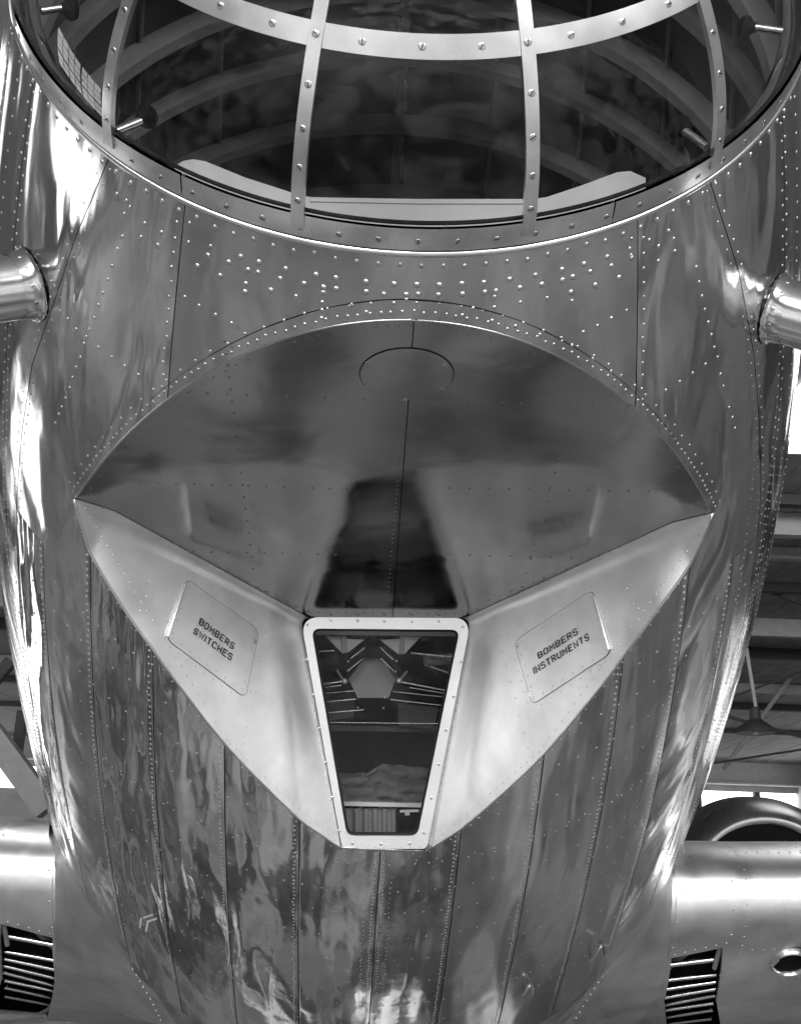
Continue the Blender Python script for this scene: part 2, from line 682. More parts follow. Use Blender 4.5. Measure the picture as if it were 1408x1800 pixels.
# back wall with a band of bright windows under a white header beam
b = MB()
WZ0 = at_y((1330, 1432), 47.0)[2]
WZ1 = at_y((1330, 1393), 47.0)[2]
b.box((0, 47.2, WZ0 / 2), (18, 0.15, WZ0 / 2))
b.box((0, 47.2, (WZ1 + CZ) / 2), (18, 0.15, (CZ - WZ1) / 2))
o = b.build("back_wall", 'wall_paint'); o["kind"] = "structure"
i = 0
x = -18.0
while x < 18.0:
    w = mesh("window_pane", [(x + 0.12, 47.2, WZ0), (x + 2.3, 47.2, WZ0), (x + 2.3, 47.2, WZ1), (x + 0.12, 47.2, WZ1)],
             [(0, 1, 2, 3)], 'window_light', o, False)
    p = MB(); p.box((x, 47.15, (WZ0 + WZ1) / 2), (0.11, 0.1, (WZ1 - WZ0) / 2))
    p.build("window_post", 'steel_dark', o)
    x += 2.45
# side walls with tall mullioned windows (they show only as reflections in the polished sheet)
for sx, spans in ((-1, [(4.6, 8.6, 0.6), (15.0, 21.5, 2.6), (26.0, 44.0, 2.2)]), (1, [(29.0, 45.0, 3.4)])):
    X = sx * 18.0
    b = MB()
    b.box((X + sx * 0.15, 18.0, 6.6), (0.15, 33.0, 0.45))
    e = -15.0
    for y0, y1, z0 in spans + [(51.0, 51.0, 0)]:
        b.box((X + sx * 0.15, (e + y0) / 2, 3.075), (0.15, (y0 - e) / 2, 3.075)); e = y1
        if z0:
            b.box((X + sx * 0.15, (y1 + y0) / 2, z0 / 2), (0.15, (y1 - y0) / 2, z0 / 2))
    wl = b.build("side_wall", 'wall_paint'); wl["kind"] = "structure"
    for y0, y1, z0 in spans:
        mesh("window_glazing", [(X + sx * 0.2, y0, z0), (X + sx * 0.2, y1, z0), (X + sx * 0.2, y1, 6.15), (X + sx * 0.2, y0, 6.15)],
             [(0, 1, 2, 3)], 'window_light', wl, False)
        m = MB()
        nb = max(4, int((y1 - y0) / 0.8))
        for k in range(1, nb):
            m.box((X, y0 + (y1 - y0) * k / nb, (z0 + 6.15) / 2), (0.03, 0.04 if k % 3 else 0.12, (6.15 - z0) / 2))
        for k in range(1, 7):
            m.box((X + sx * 0.07, (y0 + y1) / 2, z0 + (6.15 - z0) * k / 7), (0.03, (y1 - y0) / 2, 0.04 if k != 3 else 0.1))
        m.build("window_bars", 'steel_dark', wl)

# purlins under the boarded ceiling
for k, (py, h, dk) in enumerate([(872, 0.10, 1), (905, 0.22, 0), (965, 0.12, 0), (1028, 0.10, 1), (1090, 0.24, 0), (1142, 0.16, 1),
                                 (1205, 0.16, 0), (1240, 0.12, 1), (1285, 0.10, 1)]):
    y = min(at_z((1390, py), CZ)[1], 45.0)
    b = MB(); b.box((0, y, CZ - h * 0.75), (18, 0.09, h * 0.75))
    o = b.build("ceiling_beam", 'steel_dark' if dk else 'beam_paint')
    setp(o, label="%s painted beam under the boarded hangar ceiling, %s" % (
        'dark' if dk else 'pale', ['nearest to the camera', 'second from the camera', 'third from the camera', 'fourth from the camera', 'fifth from the camera',
                                   'sixth from the camera', 'seventh from the camera', 'eighth from the camera', 'farthest from the camera'][k]),
        category="beam", group="beams under the hangar ceiling")
p0, p1 = at_y((1330, 1380), 46.6), at_y((1330, 1342), 46.6)
b = MB(); b.box((0, 46.7, (p0[2] + p1[2]) / 2), (18, 0.2, (p1[2] - p0[2]) / 2)); b.box((0, 46.5, p0[2]), (18, 0.3, 0.035))
setp(b.build("header_beam", 'beam_paint'), label="wide pale header beam above the bright strip of back windows", category="beam")
# diagonal steel braces
for k, (a, c, Y, w, m, lab) in enumerate([
        ((1410, 1002), (1330, 1024), 18.0, 0.05, 'steel_dark', "thin dark brace rod high beside the fuselage, rising to the right"),
        ((1325, 1030), (1410, 1062), 18.0, 0.05, 'steel_dark', "thin dark brace rod high beside the fuselage, falling to the right"),
        ((1410, 1180), (1270, 1232), 22.0, 0.05, 'steel_dark', "thin dark brace rod crossing just above the hanging lamp"),
        ((1260, 1255), (1410, 1296), 22.0, 0.06, 'steel_dark', "thin dark brace rod crossing behind the hanging lamp shade"),
        ((1410, 1318), (1255, 1342), 26.0, 0.05, 'steel_dark', "thin dark brace rod crossing below the hanging lamp"),
        ((1411, 1162), (1272, 1352), 27.0, 0.09, 'beam_paint', "pale sloping strut behind the hanging lamp"),
        ((-40, 1255), (85, 1425), 14.0, 0.30, 'beam_paint', "wide pale sloping strut left of the fuselage"),
        ((-40, 1232), (20, 1162), 15.0, 0.16, 'steel_dark', "dark sloping strut meeting the left side of the fuselage"),
        ((28, 1340), (40, 1250), 16.0, 0.14, 'steel_dark', "short dark upright behind the pale strut at left"),
]):
    A, B = at_y(a, Y), at_y(c, Y)
    b = MB(); b.bar(A, B, w, w, (0, 1, 0.01))
    setp(b.build("roof_brace", m), label=lab, category="brace")
# bright clerestory by the right roof edge
A = at_z((1404, 800), CZ - 0.05)
b = MB(); b.box((A[0] + 0.6, A[1] - 1.9, CZ - 0.02), (1.3, 1.9, 0.01))
setp(b.build("skylight", 'skylight'), label="white skylight in the ceiling at the right picture edge", category="skylight",
     group="skylights in the hangar ceiling")
A = at_z((2, 330), CZ - 0.05)
b = MB(); b.box((A[0] - 0.9, A[1] - 0.2, CZ - 0.02), (1.2, 1.6, 0.01))
setp(b.build("skylight", 'skylight'), label="white skylight in the ceiling at the left picture edge", category="skylight",
     group="skylights in the hangar ceiling")

# hanging lamp
LY = 16.0
ltop, lneck = at_y((1312, 1130), LY), at_y((1329, 1246), LY)
lb = at_y((1329, 1288), LY)
px = np.linalg.norm(at_y((1330, 1288), LY) - lb)
lamp = empty("hanging_lamp", lb, "dark enamel lamp shade hanging on a pale rod under the hangar ceiling", "lamp")
b = MB(); b.tube([at_z((1288, 985), CZ) * 0 + np.array([ltop[0] - 0.16, LY, CZ]), lneck], 3.2 * px, 8); sharp(b.build("rod", 'beam_paint', lamp))
b = MB(); b.lathe(lb, (0, 0, 1), [(44 * px, 0.1 * px), (44 * px, 6 * px), (40 * px, 9 * px), (24 * px, 10 * px), (20 * px, 14 * px)], 24)
sharp(b.build("socket", 'steel_dark', lamp))
b = MB(); b.lathe(lb, (0, 0, 1), [(20 * px, 12 * px), (16 * px, 20 * px), (8 * px, 30 * px), (2 * px, 35 * px), (0, 35.5 * px), (-1 * px, 34 * px)], 32)
sharp(b.build("lamp_shade", 'steel_dark', lamp))
b = MB(); b.lathe(lb, (0, 0, 1), [(0, 34 * px), (6 * px, 30 * px), (14 * px, 20 * px), (18 * px, 4 * px)], 32)
sharp(b.build("reflector", 'white_paint', lamp))
b = MB(); b.lathe(lb, (0, 0, 1), [(10 * px, 3 * px), (4 * px, 6 * px), (-1 * px, 6 * px), (-4 * px, 3 * px), (-4.5 * px, 0.1 * px)], 16)
sharp(b.build("bulb", 'white_paint', lamp))

# ---------------------------------------------------------------- the aircraft
PLANE = empty("airplane", (0, 2.5, 0), "polished aluminium bomber nose with glazed dome and notched bomb aiming window", "airplane")

# recess roof plane and outline (fitted to the arc of the cut-out)
RN = np.array([-0.02150024, -0.07707044, 0.9967938])
_arc = hit([(132, 878), (200, 790), (296, 695), (440, 612), (700, 568), (960, 622), (1119, 712), (1200, 805), (1250, 910)])
RC = bpt(_arc[:, 0], _arc[:, 1]).mean(0)


def arc_s(phi):
    lo, hi = 0.0, 1.6
    for _ in range(40):
        m = (lo + hi) / 2
        if (bpt(phi, m)[0] - RC) @ RN > 0:          # body point above the plane -> farther aft needed
            lo = m
        else:
            hi = m
    return (lo + hi) / 2


vl = hit([(132, 882), (160, 970), (212, 1058), (270, 1140), (330, 1222), (395, 1305), (460, 1374), (528, 1440), (600, 1490)])
vr = hit([(745, 1496), (811, 1455), (884, 1392), (959, 1320), (1030, 1236), (1100, 1145), (1158, 1066), (1212, 990), (1250, 912)])
# make the corners lie on the roof plane
vl[0] = (vl[0, 0], arc_s(vl[0, 0])); vr[-1] = (vr[-1, 0], arc_s(vr[-1, 0]))
VE = np.concatenate([vl, vr])
PHL, PHR = VE[0, 0], VE[-1, 0]


def v_s(phi):
    return np.interp(phi, VE[:, 0], VE[:, 1])


def in_notch(phi, s, m=0.0):
    if not (PHL - m < phi < PHR + m):
        return False
    p = min(max(phi, PHL), PHR)
    return arc_s(p) - m < s < v_s(p) + m


R = math.radians
ARC = [(p, arc_s(p)) for p in np.linspace(PHL, PHR, 61)]
SEND = 5.6
RIM0 = 0.004
S1L = [(R(-41.2), RIM0), (R(-45.6), .25), (R(-48.8), .492), (R(-52.8), .777), (R(-54.9), 1.1), (R(-56.6), 1.52)]
S1R = [(R(42.7), RIM0), (R(46.6), .2), (R(48.7), .311), (R(52.6), .62), (R(55.6), .983), (R(58.0), 1.35), (R(58.6), 1.56)]
S2L, S2R = R(-28.5), R(30.5)
S0L, S0R = R(-60.6), R(61.6)
LOW = [R(v) for v in (-49.2, -39.3, -29.1, -19.0, -9.2, 1.0, 11.0, 21.0, 31.2, 41.3, 51.4)]


def arcpart(a, b_):
    n = max(3, int(abs(b_ - a) / R(1.4)))
    return [(p, arc_s(p)) for p in np.linspace(a, b_, n)]


def vpart(a, b_):
    ks = [a] + [p for p in sorted(VE[:, 0], reverse=b_ < a) if min(a, b_) < p < max(a, b_)] + [b_]
    return [(p, float(v_s(p))) for p in ks]


SK = {}
# upper panels
SK['nose'] = body_sheet("skin_panel", [(S2L, RIM0), (S2R, RIM0)] + arcpart(S2R, S2L), 'skin_nose', PLANE)
SK['nl'] = body_sheet("skin_panel", [(S2L, RIM0)] + arcpart(S2L, PHL) + vpart(PHL, LOW[1]) +
                      [(LOW[1], SEND), (LOW[0], SEND), (LOW[0], 1.496)] + S1L[::-1], 'skin_side', PLANE)
SK['nr'] = body_sheet("skin_panel", [(S2R, RIM0)] + S1R + [(LOW[10], 1.484), (LOW[10], SEND), (LOW[9], SEND)] + vpart(LOW[9], PHR) + arcpart(PHR, S2R), 'skin_side', PLANE)
EL, ER = R(-57.5), R(59.0)
SK['sl'] = body_sheet("skin_panel", S1L + [(EL, 2.2), (EL, SEND), (S0L, SEND), (S0L, RIM0)], 'skin_side', PLANE)
SK['sr'] = body_sheet("skin_panel", S1R + [(ER, 2.2), (ER, SEND), (S0R, SEND), (S0R, RIM0)], 'skin_side', PLANE)
for a, c in ((S0L, R(-73)), (R(-73), R(-180)), (S0R, R(73)), (R(73), R(180))):
    body_sheet("skin_panel", [(a, RIM0), (c, RIM0), (c, SEND), (a, SEND)], 'skin_side', PLANE, step=0.08)
# belly strakes
SK['b0'] = body_sheet("skin_panel", [S1L[-1], (LOW[0], 1.496), (LOW[0], SEND), (EL, SEND), (EL, 2.2)], 'skin_belly', PLANE)
SK['b1'] = SK['nl']
for i in range(1, 9):
    SK['b%d' % (i + 1)] = body_sheet("skin_panel", vpart(LOW[i], LOW[i + 1]) + [(LOW[i + 1], SEND), (LOW[i], SEND)],
                                     'skin_belly' if i < 6 else 'skin_brushed', PLANE)
SK['b10'] = SK['nr']
SK['b11'] = body_sheet("skin_panel", [(LOW[10], 1.484), S1R[-1], (ER, 2.2), (ER, SEND), (LOW[10], SEND)], 'skin_brushed', PLANE)

# the fuselage goes on aft, over the wing
b = MB()
pr = [(5.62, 0.0), (8.0, 0.10), (11.0, 0.10), (15.0, -0.15), (20.0, -0.6)]
n = 64
V = np.concatenate([T(np.stack([(float(rad(5.6)) - 0.01 + g) * np.sin(np.linspace(0, 2 * math.pi, n, endpoint=False)), np.full(n, s_),
                                -(float(rad(5.6)) - 0.01 + g) * np.cos(np.linspace(0, 2 * math.pi, n, endpoint=False))], -1)) for s_, g in pr])
mesh("aft_fuselage", V, [(i * n + k, i * n + (k + 1) % n, (i + 1) * n + (k + 1) % n, (i + 1) * n + k) for i in range(len(pr) - 1) for k in range(n)],
     'skin_side', PLANE, True)

# dark lining behind the skin (keeps the seams dark and closes the cabin)
lin = body_sheet("cabin_lining", [(R(-180), 0.02), (R(180), 0.02), (R(180), SEND), (R(-180), SEND)], 'inner_lining', PLANE, 0.08,
                 0.025, -0.022, holes=[ARC + VE[::-1].tolist()[1:-1]])


# ---- recess: roof sheet
def rpt(px):
    return onplane(px, RC, RN)


WTL, WTR = rpt([(529, 1088)])[0], rpt([(827, 1090)])[0]
WB = bpt(VE[len(vl) - 1:len(vl) + 1, 0], VE[len(vl) - 1:len(vl) + 1, 1])
WBL, WBR = WB
CL, CR = bpt(PHL, arc_s(PHL))[0], bpt(PHR, arc_s(PHR))[0]
rx = np.array([1, 0, 0.02150024 / 0.9967938]); rx /= np.linalg.norm(rx)
ry = np.cross(RN, rx)


def to_r(P):
    P = np.atleast_2d(P)
    return np.stack([(P - RC) @ rx, (P - RC) @ ry], -1)


def from_r(q, off=0.0):
    return RC + q[:, :1] * rx + q[:, 1:] * ry - RN * off   # outward of the roof = downwards


roof_out = to_r(bpt([a for a, _ in ARC], [s for _, s in ARC]))
roof_loop = dense(np.concatenate([roof_out, to_r(np.array([WTR, WTL]))]), 0.03)
seam = to_r(rpt([(728, 560), (722, 640), (718, 705), (704, 890), (690, 1090)]))


def split(loop, poly):
    pass


# two roof sheets left and right of the lapped seam
def roof_half(side):
    pts = [q for q in roof_out]
    k = int(np.argmin([abs(q[0] - seam[0, 0]) for q in roof_out]))
    sm = seam.tolist()
    e = seam[-1]
    if side < 0:
        P = [q for q in roof_out[:k] if q[0] < seam[0, 0] - 0.01] + [sm[0]] + sm[1:] + [to_r(WTL)[0]]
    else:
        P = [sm[0]] + [q for q in roof_out[k:] if q[0] > seam[0, 0] + 0.01] + [to_r(WTR)[0]] + sm[::-1][:-1]
    return dense(np.array(P), 0.03)


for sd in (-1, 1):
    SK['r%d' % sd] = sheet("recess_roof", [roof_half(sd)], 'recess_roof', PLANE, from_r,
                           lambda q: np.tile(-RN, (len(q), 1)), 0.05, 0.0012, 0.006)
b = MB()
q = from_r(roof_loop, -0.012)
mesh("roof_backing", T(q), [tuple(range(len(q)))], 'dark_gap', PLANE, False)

# ---- recess: front panels (ruled from the fold line to the V edge, with a rolled top edge)
def resample(P, n):
    P = np.asarray(P)
    d = np.concatenate([[0], np.cumsum(np.linalg.norm(np.diff(P, axis=0), axis=1))])
    t = np.linspace(0, d[-1], n)
    return np.stack([np.interp(t, d, P[:, k]) for k in range(3)], -1)


# window plane
wc = (WTL + WTR + WBL + WBR) / 4
wn = np.cross(WTR - WTL, (WBL + WBR) / 2 - (WTL + WTR) / 2)
wn /= np.linalg.norm(wn)
if wn @ (CAM_C - wc) < 0:
    wn = -wn


def wpt(px, off=0.0):
    return onplane(px, wc, wn) + wn * off


BVH = {}


def front_panel(name, corner, top, bot, ve, key):
    nu, nv = 90, 60
    fold = corner + (top - corner) * np.linspace(0, 1, nu)[:, None]
    edge = resample(bpt(ve[:, 0], ve[:, 1], 0.0045), nu)
    V = np.zeros((nu, nv, 3))
    toward = -ry                                           # forward on the roof
    for i in range(nu):
        u = i / (nu - 1)
        f, e = fold[i], edge[i]
        L = np.linalg.norm(e - f)
        d = min(0.05, 0.45 * L + 1e-4) * (1 - 0.25 * u)
        dirp = (e - f) / (L + 1e-9)
        fd = (top - corner) / np.linalg.norm(top - corner)
        tr = toward - fd * (toward @ fd); tr /= np.linalg.norm(tr)
        a = f + tr * d * 0.9 - RN * 0.0015
        c = f + dirp * d
        nfil = 16
        for j in range(nfil):
            t = j / (nfil - 1)
            V[i, j] = (1 - t) ** 2 * a + 2 * t * (1 - t) * f + t * t * c
        for j in range(nfil, nv):
            t = (j - nfil + 1) / (nv - nfil)
            p = c + (e - c) * t
            V[i, j] = p
    # soft crease beside the window: the sheet is rolled a little towards the glass
    n0 = np.cross(top - corner, bot - corner); n0 /= np.linalg.norm(n0)
    if n0 @ (CAM_C - corner) < 0:
        n0 = -n0
    for i in range(nu):
        u = i / (nu - 1)
        for j in range(nv):
            w = math.sin(math.pi * min(1, j / (nv - 1)))
            V[i, j] += n0 * (0.010 * math.exp(-((u - 0.84) / 0.08) ** 2) * w + 0.008 * math.sin(math.pi * u) * w)
    P = T(V.reshape(-1, 3))
    F = [(i * nv + j, (i + 1) * nv + j, (i + 1) * nv + j + 1, i * nv + j + 1) for i in range(nu - 1) for j in range(nv - 1)]
    a, c, d = P[F[2000][0]], P[F[2000][1]], P[F[2000][3]]
    if np.cross(c - a, d - a) @ (CAMW - a) < 0:
        F = [f[::-1] for f in F]
    o = mesh(name, P, F, 'recess_panel', PLANE, True)
    BVH[key] = BVHTree.FromPolygons([tuple(p) for p in P], F)
    SK[key] = o
    return o


front_panel("recess_panel", CL, WTL, WBL, vl, 'pl')
front_panel("recess_panel", CR, WTR, WBR, vr[::-1], 'pr')


def cast(key, px, off=0.0):
    """photograph pixels -> world points on a mesh, pushed out along its normal"""
    out, nr = [], []
    for v in wray(px):
        l, n, i, d = BVH[key].ray_cast(Vector(CAMW), Vector(v))
        if l is None:
            out.append(None); nr.append(None); continue
        n = np.array(n)
        if n @ v > 0:
            n = -n
        out.append(np.array(l) + n * off); nr.append(n)
    return out, nr


def roundpoly(P, r, n=6):
    P = np.asarray(P, float)
    out = []
    for i in range(len(P)):
        a, b_, c = P[i - 1], P[i], P[(i + 1) % len(P)]
        d1, d2 = a - b_, c - b_
        l1, l2 = np.linalg.norm(d1), np.linalg.norm(d2)
        rr = min(r if np.isscalar(r) else r[i], 0.45 * l1, 0.45 * l2)
        p, q = b_ + d1 / l1 * rr, b_ + d2 / l2 * rr
        for k in range(n + 1):
            t = k / n
            out.append((1 - t) ** 2 * p + 2 * t * (1 - t) * b_ + t * t * q)
    return np.array(out)


def plate(name, key, loop_px, off, mat, parent, thick=0.002, step=14, holes=()):
    """thin plate lying on a mesh, outline given in photograph pixels"""
    L = [dense(np.asarray(loop_px, float), 6)] + [dense(np.asarray(h, float), 6) for h in holes]
    v, f, LI = fill(L, step)
    P, Nn = cast(key, v, off)
    P = np.array(P); Nn = np.array(Nn)
    c = P[f]
    fv = np.cross(c[:, 1] - c[:, 0], c[:, 2] - c[:, 0])
    if (fv * Nn[f[:, 0]]).sum() < 0:
        f = f[:, ::-1]
    fv = np.cross(P[f[:, 1]] - P[f[:, 0]], P[f[:, 2]] - P[f[:, 0]])
    vn = np.zeros_like(P)
    for k in range(3):
        np.add.at(vn, f[:, k], fv)
    for _ in range(3):                                        # even out facets of the sheet below
        acc = np.zeros_like(vn)
        m_ = vn[f].sum(1)
        for k in range(3):
            np.add.at(acc, f[:, k], m_)
        vn = acc / (np.linalg.norm(acc, axis=1)[:, None] + 1e-12)
    V = [*P]; NN = [*vn]; F = [tuple(t) for t in f]
    for l in LI:
        base = len(V)
        m = len(l)
        for i in range(m):
            e = P[l[(i + 1) % m]] - P[l[i - 1]]
            ns = np.cross(e, vn[l[i]]); ns /= np.linalg.norm(ns) + 1e-12
            if l is LI[0] and ns @ (P[l[i]] - P.mean(0)) < 0:
                ns = -ns
            V += [P[l[i]], P[l[i]] - vn[l[i]] * thick]; NN += [ns, ns]
        F += [(base + 2 * i, base + 2 * i + 1, base + 2 * ((i + 1) % m) + 1, base + 2 * ((i + 1) % m)) for i in range(m)]
    return mesh(name, V, F, mat, parent, True, NN)


def shrink(P, g):
    return inset(np.asarray(P, float), g)
# ---------------------------------------------------------------- rivets
def dome_mesh(name, mat, seg=9, h=0.5):
    V, F = [], []
    for z, q in ((0, 1.0), (h * 0.55, 0.86), (h * 0.92, 0.45)):
        for k in range(seg):
            t = 2 * math.pi * k / seg
            V.append((q * math.cos(t), q * math.sin(t), z))
    V.append((0, 0, h))
    for i in range(2):
        for k in range(seg):
            F.append((i * seg + k, i * seg + (k + 1) % seg, (i + 1) * seg + (k + 1) % seg, (i + 1) * seg + k))
    for k in range(seg):
        F.append((2 * seg + k, 2 * seg + (k + 1) % seg, 3 * seg))
    me = bpy.data.meshes.new(name)
    me.from_pydata(V, [], F)
    me.materials.append(MATS[mat])
    me.polygons.foreach_set('use_smooth', [True] * len(me.polygons))
    return me


def screw_mesh(name, mat, seg=16):
    """slotted round-head screw"""
    V, F = [], []
    prof = [(0, 1.0), (0.10, 0.95), (0.17, 0.72), (0.19, 0.0)]
    for z, q in prof[:-1]:
        for k in range(seg):
            t = 2 * math.pi * k / seg
            V.append((q * math.cos(t), q * math.sin(t), z))
    V.append((0, 0, 0.19))
    for i in range(2):
        for k in range(seg):
            F.append((i * seg + k, i * seg + (k + 1) % seg, (i + 1) * seg + (k + 1) % seg, (i + 1) * seg + k))
    for k in range(seg):
        F.append((2 * seg + k, 2 * seg + (k + 1) % seg, 3 * seg))
    n = len(V)
    for sx in (-1, 1):
        pass
    V += [(-0.13, -0.82, 0.215), (0.13, -0.82, 0.215), (0.13, 0.82, 0.215), (-0.13, 0.82, 0.215)]
    F.append((n, n + 1, n + 2, n + 3))
    me = bpy.data.meshes.new(name)
    me.from_pydata(V, [], F)
    me.materials.append(MATS[mat]); me.materials.append(MATS['dark_gap'])
    me.polygons.foreach_set('use_smooth', [True] * len(me.polygons))
    me.polygons[-1].material_index = 1
    return me


RIV = dome_mesh("rivet", 'rivet_metal', 10)
SCR = screw_mesh("screw", 'screw_metal')


def frame_at(p, n, spin=0.0):
    n = Vector(n).normalized()
    q = Vector((0, 0, 1)).rotation_difference(n)
    return Matrix.Translation(Vector(p)) @ q.to_matrix().to_4x4() @ Matrix.Rotation(spin, 4, 'Z')


def piece(name, me, p, n, r, parent, spin=0.0):
    o = bpy.data.objects.new(name, me)
    COL.objects.link(o)
    adopt(o, parent)
    o.matrix_basis = frame_at(p, n, spin) @ Matrix.Scale(r, 4)
    return o


class Rivets:
    """many rivets of one sheet joined into one part"""

    def __init__(s, mat='rivet_metal'):
        s.b = MB(); s.mat = mat
        seg = 7
        V, F = [], []
        for z, q in ((0, 1.0), (0.33, 0.8)):
            for k in range(seg):
                t = 2 * math.pi * k / seg
                V.append((q * math.cos(t), q * math.sin(t), z))
        V.append((0, 0, 0.5))
        for k in range(seg):
            F.append((k, (k + 1) % seg, seg + (k + 1) % seg, seg + k))
            F.append((seg + k, seg + (k + 1) % seg, 2 * seg))
        s.T = (np.array(V), F)

    def add(s, p, n, r):
        M = np.array(frame_at(p, n))
        V = s.T[0] * r @ M[:3, :3].T + M[:3, 3]
        s.b.add(V, s.T[1])

    def build(s, parent):
        if not s.b.V:
            return
        o = s.b.build("rivets", s.mat, parent, True)
        o["kind"] = "stuff"


RR = {}


def rv(key, p, n, r):
    RR.setdefault(key, Rivets('rivet_lit' if key[0] == 'b' or key in ('sl', 'sr') else 'dark_steel' if key in ('r-1', 'r1') else 'rivet_metal')).add(p, n, r)  # reflection put into the colour: roof rivets dark, belly and side ones bright


def which(phi, s):
    """which skin sheet a point lies on"""
    d = math.degrees(phi)
    s1l = math.degrees(np.interp(s, [q[1] for q in S1L], [q[0] for q in S1L])) if s < 1.5 else -57.5
    s1r = math.degrees(np.interp(s, [q[1] for q in S1R], [q[0] for q in S1R])) if s < 1.5 else 59.0
    if phi < S0L or phi > S0R:
        return None
    if d < s1l: return 'sl'
    if d > s1r: return 'sr'
    brk = np.interp(d, [-57, -49.2, -39.3, -38, 40, 41.3, 51.4, 59], [1.52, 1.496, 1.276, 1.2, 1.2, 1.256, 1.484, 1.56])
    if s > brk:
        for i in range(12):
            lo = LOW[i - 1] if i else R(-60)
            hi = LOW[i] if i < 11 else R(62)
            if lo <= phi < hi:
                return 'b%d' % i
    if phi < S2L: return 'nl'
    if phi > S2R: return 'nr'
    return 'nose'


def brv(phi, s, r, jit=0.0015):
    phi += rng.normal(0, jit) / 1.3
    s += rng.normal(0, jit)
    if s < 0.015 or s > 5.0 or in_notch(phi, s, 0.004) or abs(phi) > R(80):
        return
    k = which(phi, s) or ('sl' if phi < 0 else 'sr')
    rv(k, T(bpt(phi, s))[0], TD(bnrm(phi, s))[0], r * K * rng.uniform(0.92, 1.08))


def row_phi(phi, s0, s1, step, r):
    s = s0
    while s < s1:
        brv(phi, s, r); s += step


def row_s(s, p0, p1, step, r):
    p = p0
    while p < p1:
        brv(p, s, r); p += step / float(rad(s))


def row_curve(ps, step, r, off=0.0):
    """rivets along a polyline in (phi, s), shifted sideways by off (units)"""
    q = np.array([(a * 1.3, c) for a, c in ps])
    q = dense(q, 0.01, False)
    d = np.gradient(q, axis=0); d /= np.linalg.norm(d, axis=1)[:, None]
    q = q + np.stack([-d[:, 1], d[:, 0]], -1) * off
    L = np.concatenate([[0], np.cumsum(np.linalg.norm(np.diff(q, axis=0), axis=1))])
    for t in np.arange(step / 2, L[-1], step):
        brv(np.interp(t, L, q[:, 0]) / 1.3, np.interp(t, L, q[:, 1]), r)


# large rivets of the nose band: one object each
big = [(740, 64), (730, 97), (845, 102), (803, 121), (909, 121), (871, 148), (906, 157), (693, 134), (773, 168), (863, 197), (860, 226),
       (951, 220), (1003, 145), (984, 179), (1110, 166), (1068, 197), (1136, 210), (1135, 228), (1132, 262), (1132, 290), (1130, 318),
       (1180, 177), (1181, 215), (1286, 191), (1287, 226), (1385, 199), (1349, 234), (1237, 271), (1287, 297),
       (1040, 241), (649, 243), (699, 274), (757, 306), (813, 336), (567, 15), (552, 66), (430, 30), (495, 32), (410, 84), (393, 133),
       (379, 181), (361, 228), (345, 271), (331, 316), (314, 357), (346, 420), (391, 454), (438, 486), (486, 517), (268, 356), (283, 455),
       (268, 490), (255, 526), (245, 562), (231, 598), (217, 630), (207, 655), (195, 686), (238, 320), (212, 293), (303, 383), (295, 407)]
big = [(x / 2, y / 2 + 400) for x, y in big]
bigr = [(57, 201), (136, 202), (216, 198), (293, 193), (62, 234), (133, 237), (218, 234), (297, 227), (336, 223), (331, 243), (20, 236),
        (20, 253), (330, 280), (384, 182), (475, 167), (420, 212), (497, 200), (568, 147), (570, 185), (606, 173), (645, 128), (667, 155),
        (727, 103), (742, 134), (685, 202), (769, 175), (600, 227), (603, 257), (515, 247), (422, 263), (795, 291), (742, 318), (693, 345),
        (643, 367), (813, 105), (806, 73), (875, 42), (908, 64), (943, 10), (961, 38), (965, 82), (907, 117), (1040, 138), (1050, 190),
        (1060, 240), (1070, 287), (1082, 332), (1093, 376), (1103, 420), (1072, 480), (1027, 511), (982, 541), (933, 571), (1115, 455),
        (1125, 515), (1135, 557), (1155, 632), (1167, 667), (1176, 705), (217, 308), (255, 283), (322, 327), (405, 346),
        (490, 376), (566, 399), (603, 414), (677, 460), (741, 505)]
big += [(x / 2 + 704, y / 2 + 400) for x, y in bigr]
big += [(205, 340), (222, 352), (218, 375), (228, 363), (247, 418), (254, 392), (283, 409), (277, 430), (213, 415), (206, 437)]
for (x, y), (ph, s) in zip(big, hit(big)):
    if in_notch(ph, s, 0.004):
        continue
    e = 1.0 if 440 < y < 520 and 330 < x < 1130 else 0.72
    piece("rivet", RIV, T(bpt(ph, s))[0], TD(bnrm(ph, s))[0], 0.0068 * e * K * rng.uniform(0.93, 1.07),
          SK[which(ph, s) or 'nose'])
# row below the nose ring
for ph in np.arange(R(-66), R(66), R(2.62)):
    k = which(ph, 0.03) or ('sl' if ph < 0 else 'sr')
    piece("rivet", RIV, T(bpt(ph, 0.030 + rng.normal(0, 0.0015)))[0], TD(bnrm(ph, 0.03))[0], 0.0062 * K, SK[k])

# rows along the seams
row_phi(S2L - R(0.95), 0.06, 0.5, 0.036, 0.0042)
row_phi(S2L + R(0.9), 0.05, 0.12, 0.04, 0.0042)
row_phi(S2R + R(0.95), 0.06, 0.5, 0.036, 0.0042)
row_phi(S2R - R(0.9), 0.05, 0.12, 0.04, 0.0042)
row_curve(S1L, 0.05, 0.0034, -0.018); row_curve(S1L, 0.05, 0.0034, 0.020)
row_curve(S1R, 0.05, 0.0034, -0.018); row_curve(S1R, 0.05, 0.0034, 0.018)
for ph in (S0L, S0R, R(-73), R(73)):
    row_phi(ph - R(0.7), 0.05, 5, 0.045, 0.0034); row_phi(ph + R(0.7), 0.05, 5, 0.045, 0.0034)
row_phi(R(-66.5), 0.05, 5, 0.05, 0.0034); row_phi(R(67), 0.05, 5, 0.05, 0.0034)
# along the arc: two staggered rows
row_curve(ARC, 0.030, 0.0042, -0.020)
row_curve(ARC, 0.062, 0.0042, -0.042)
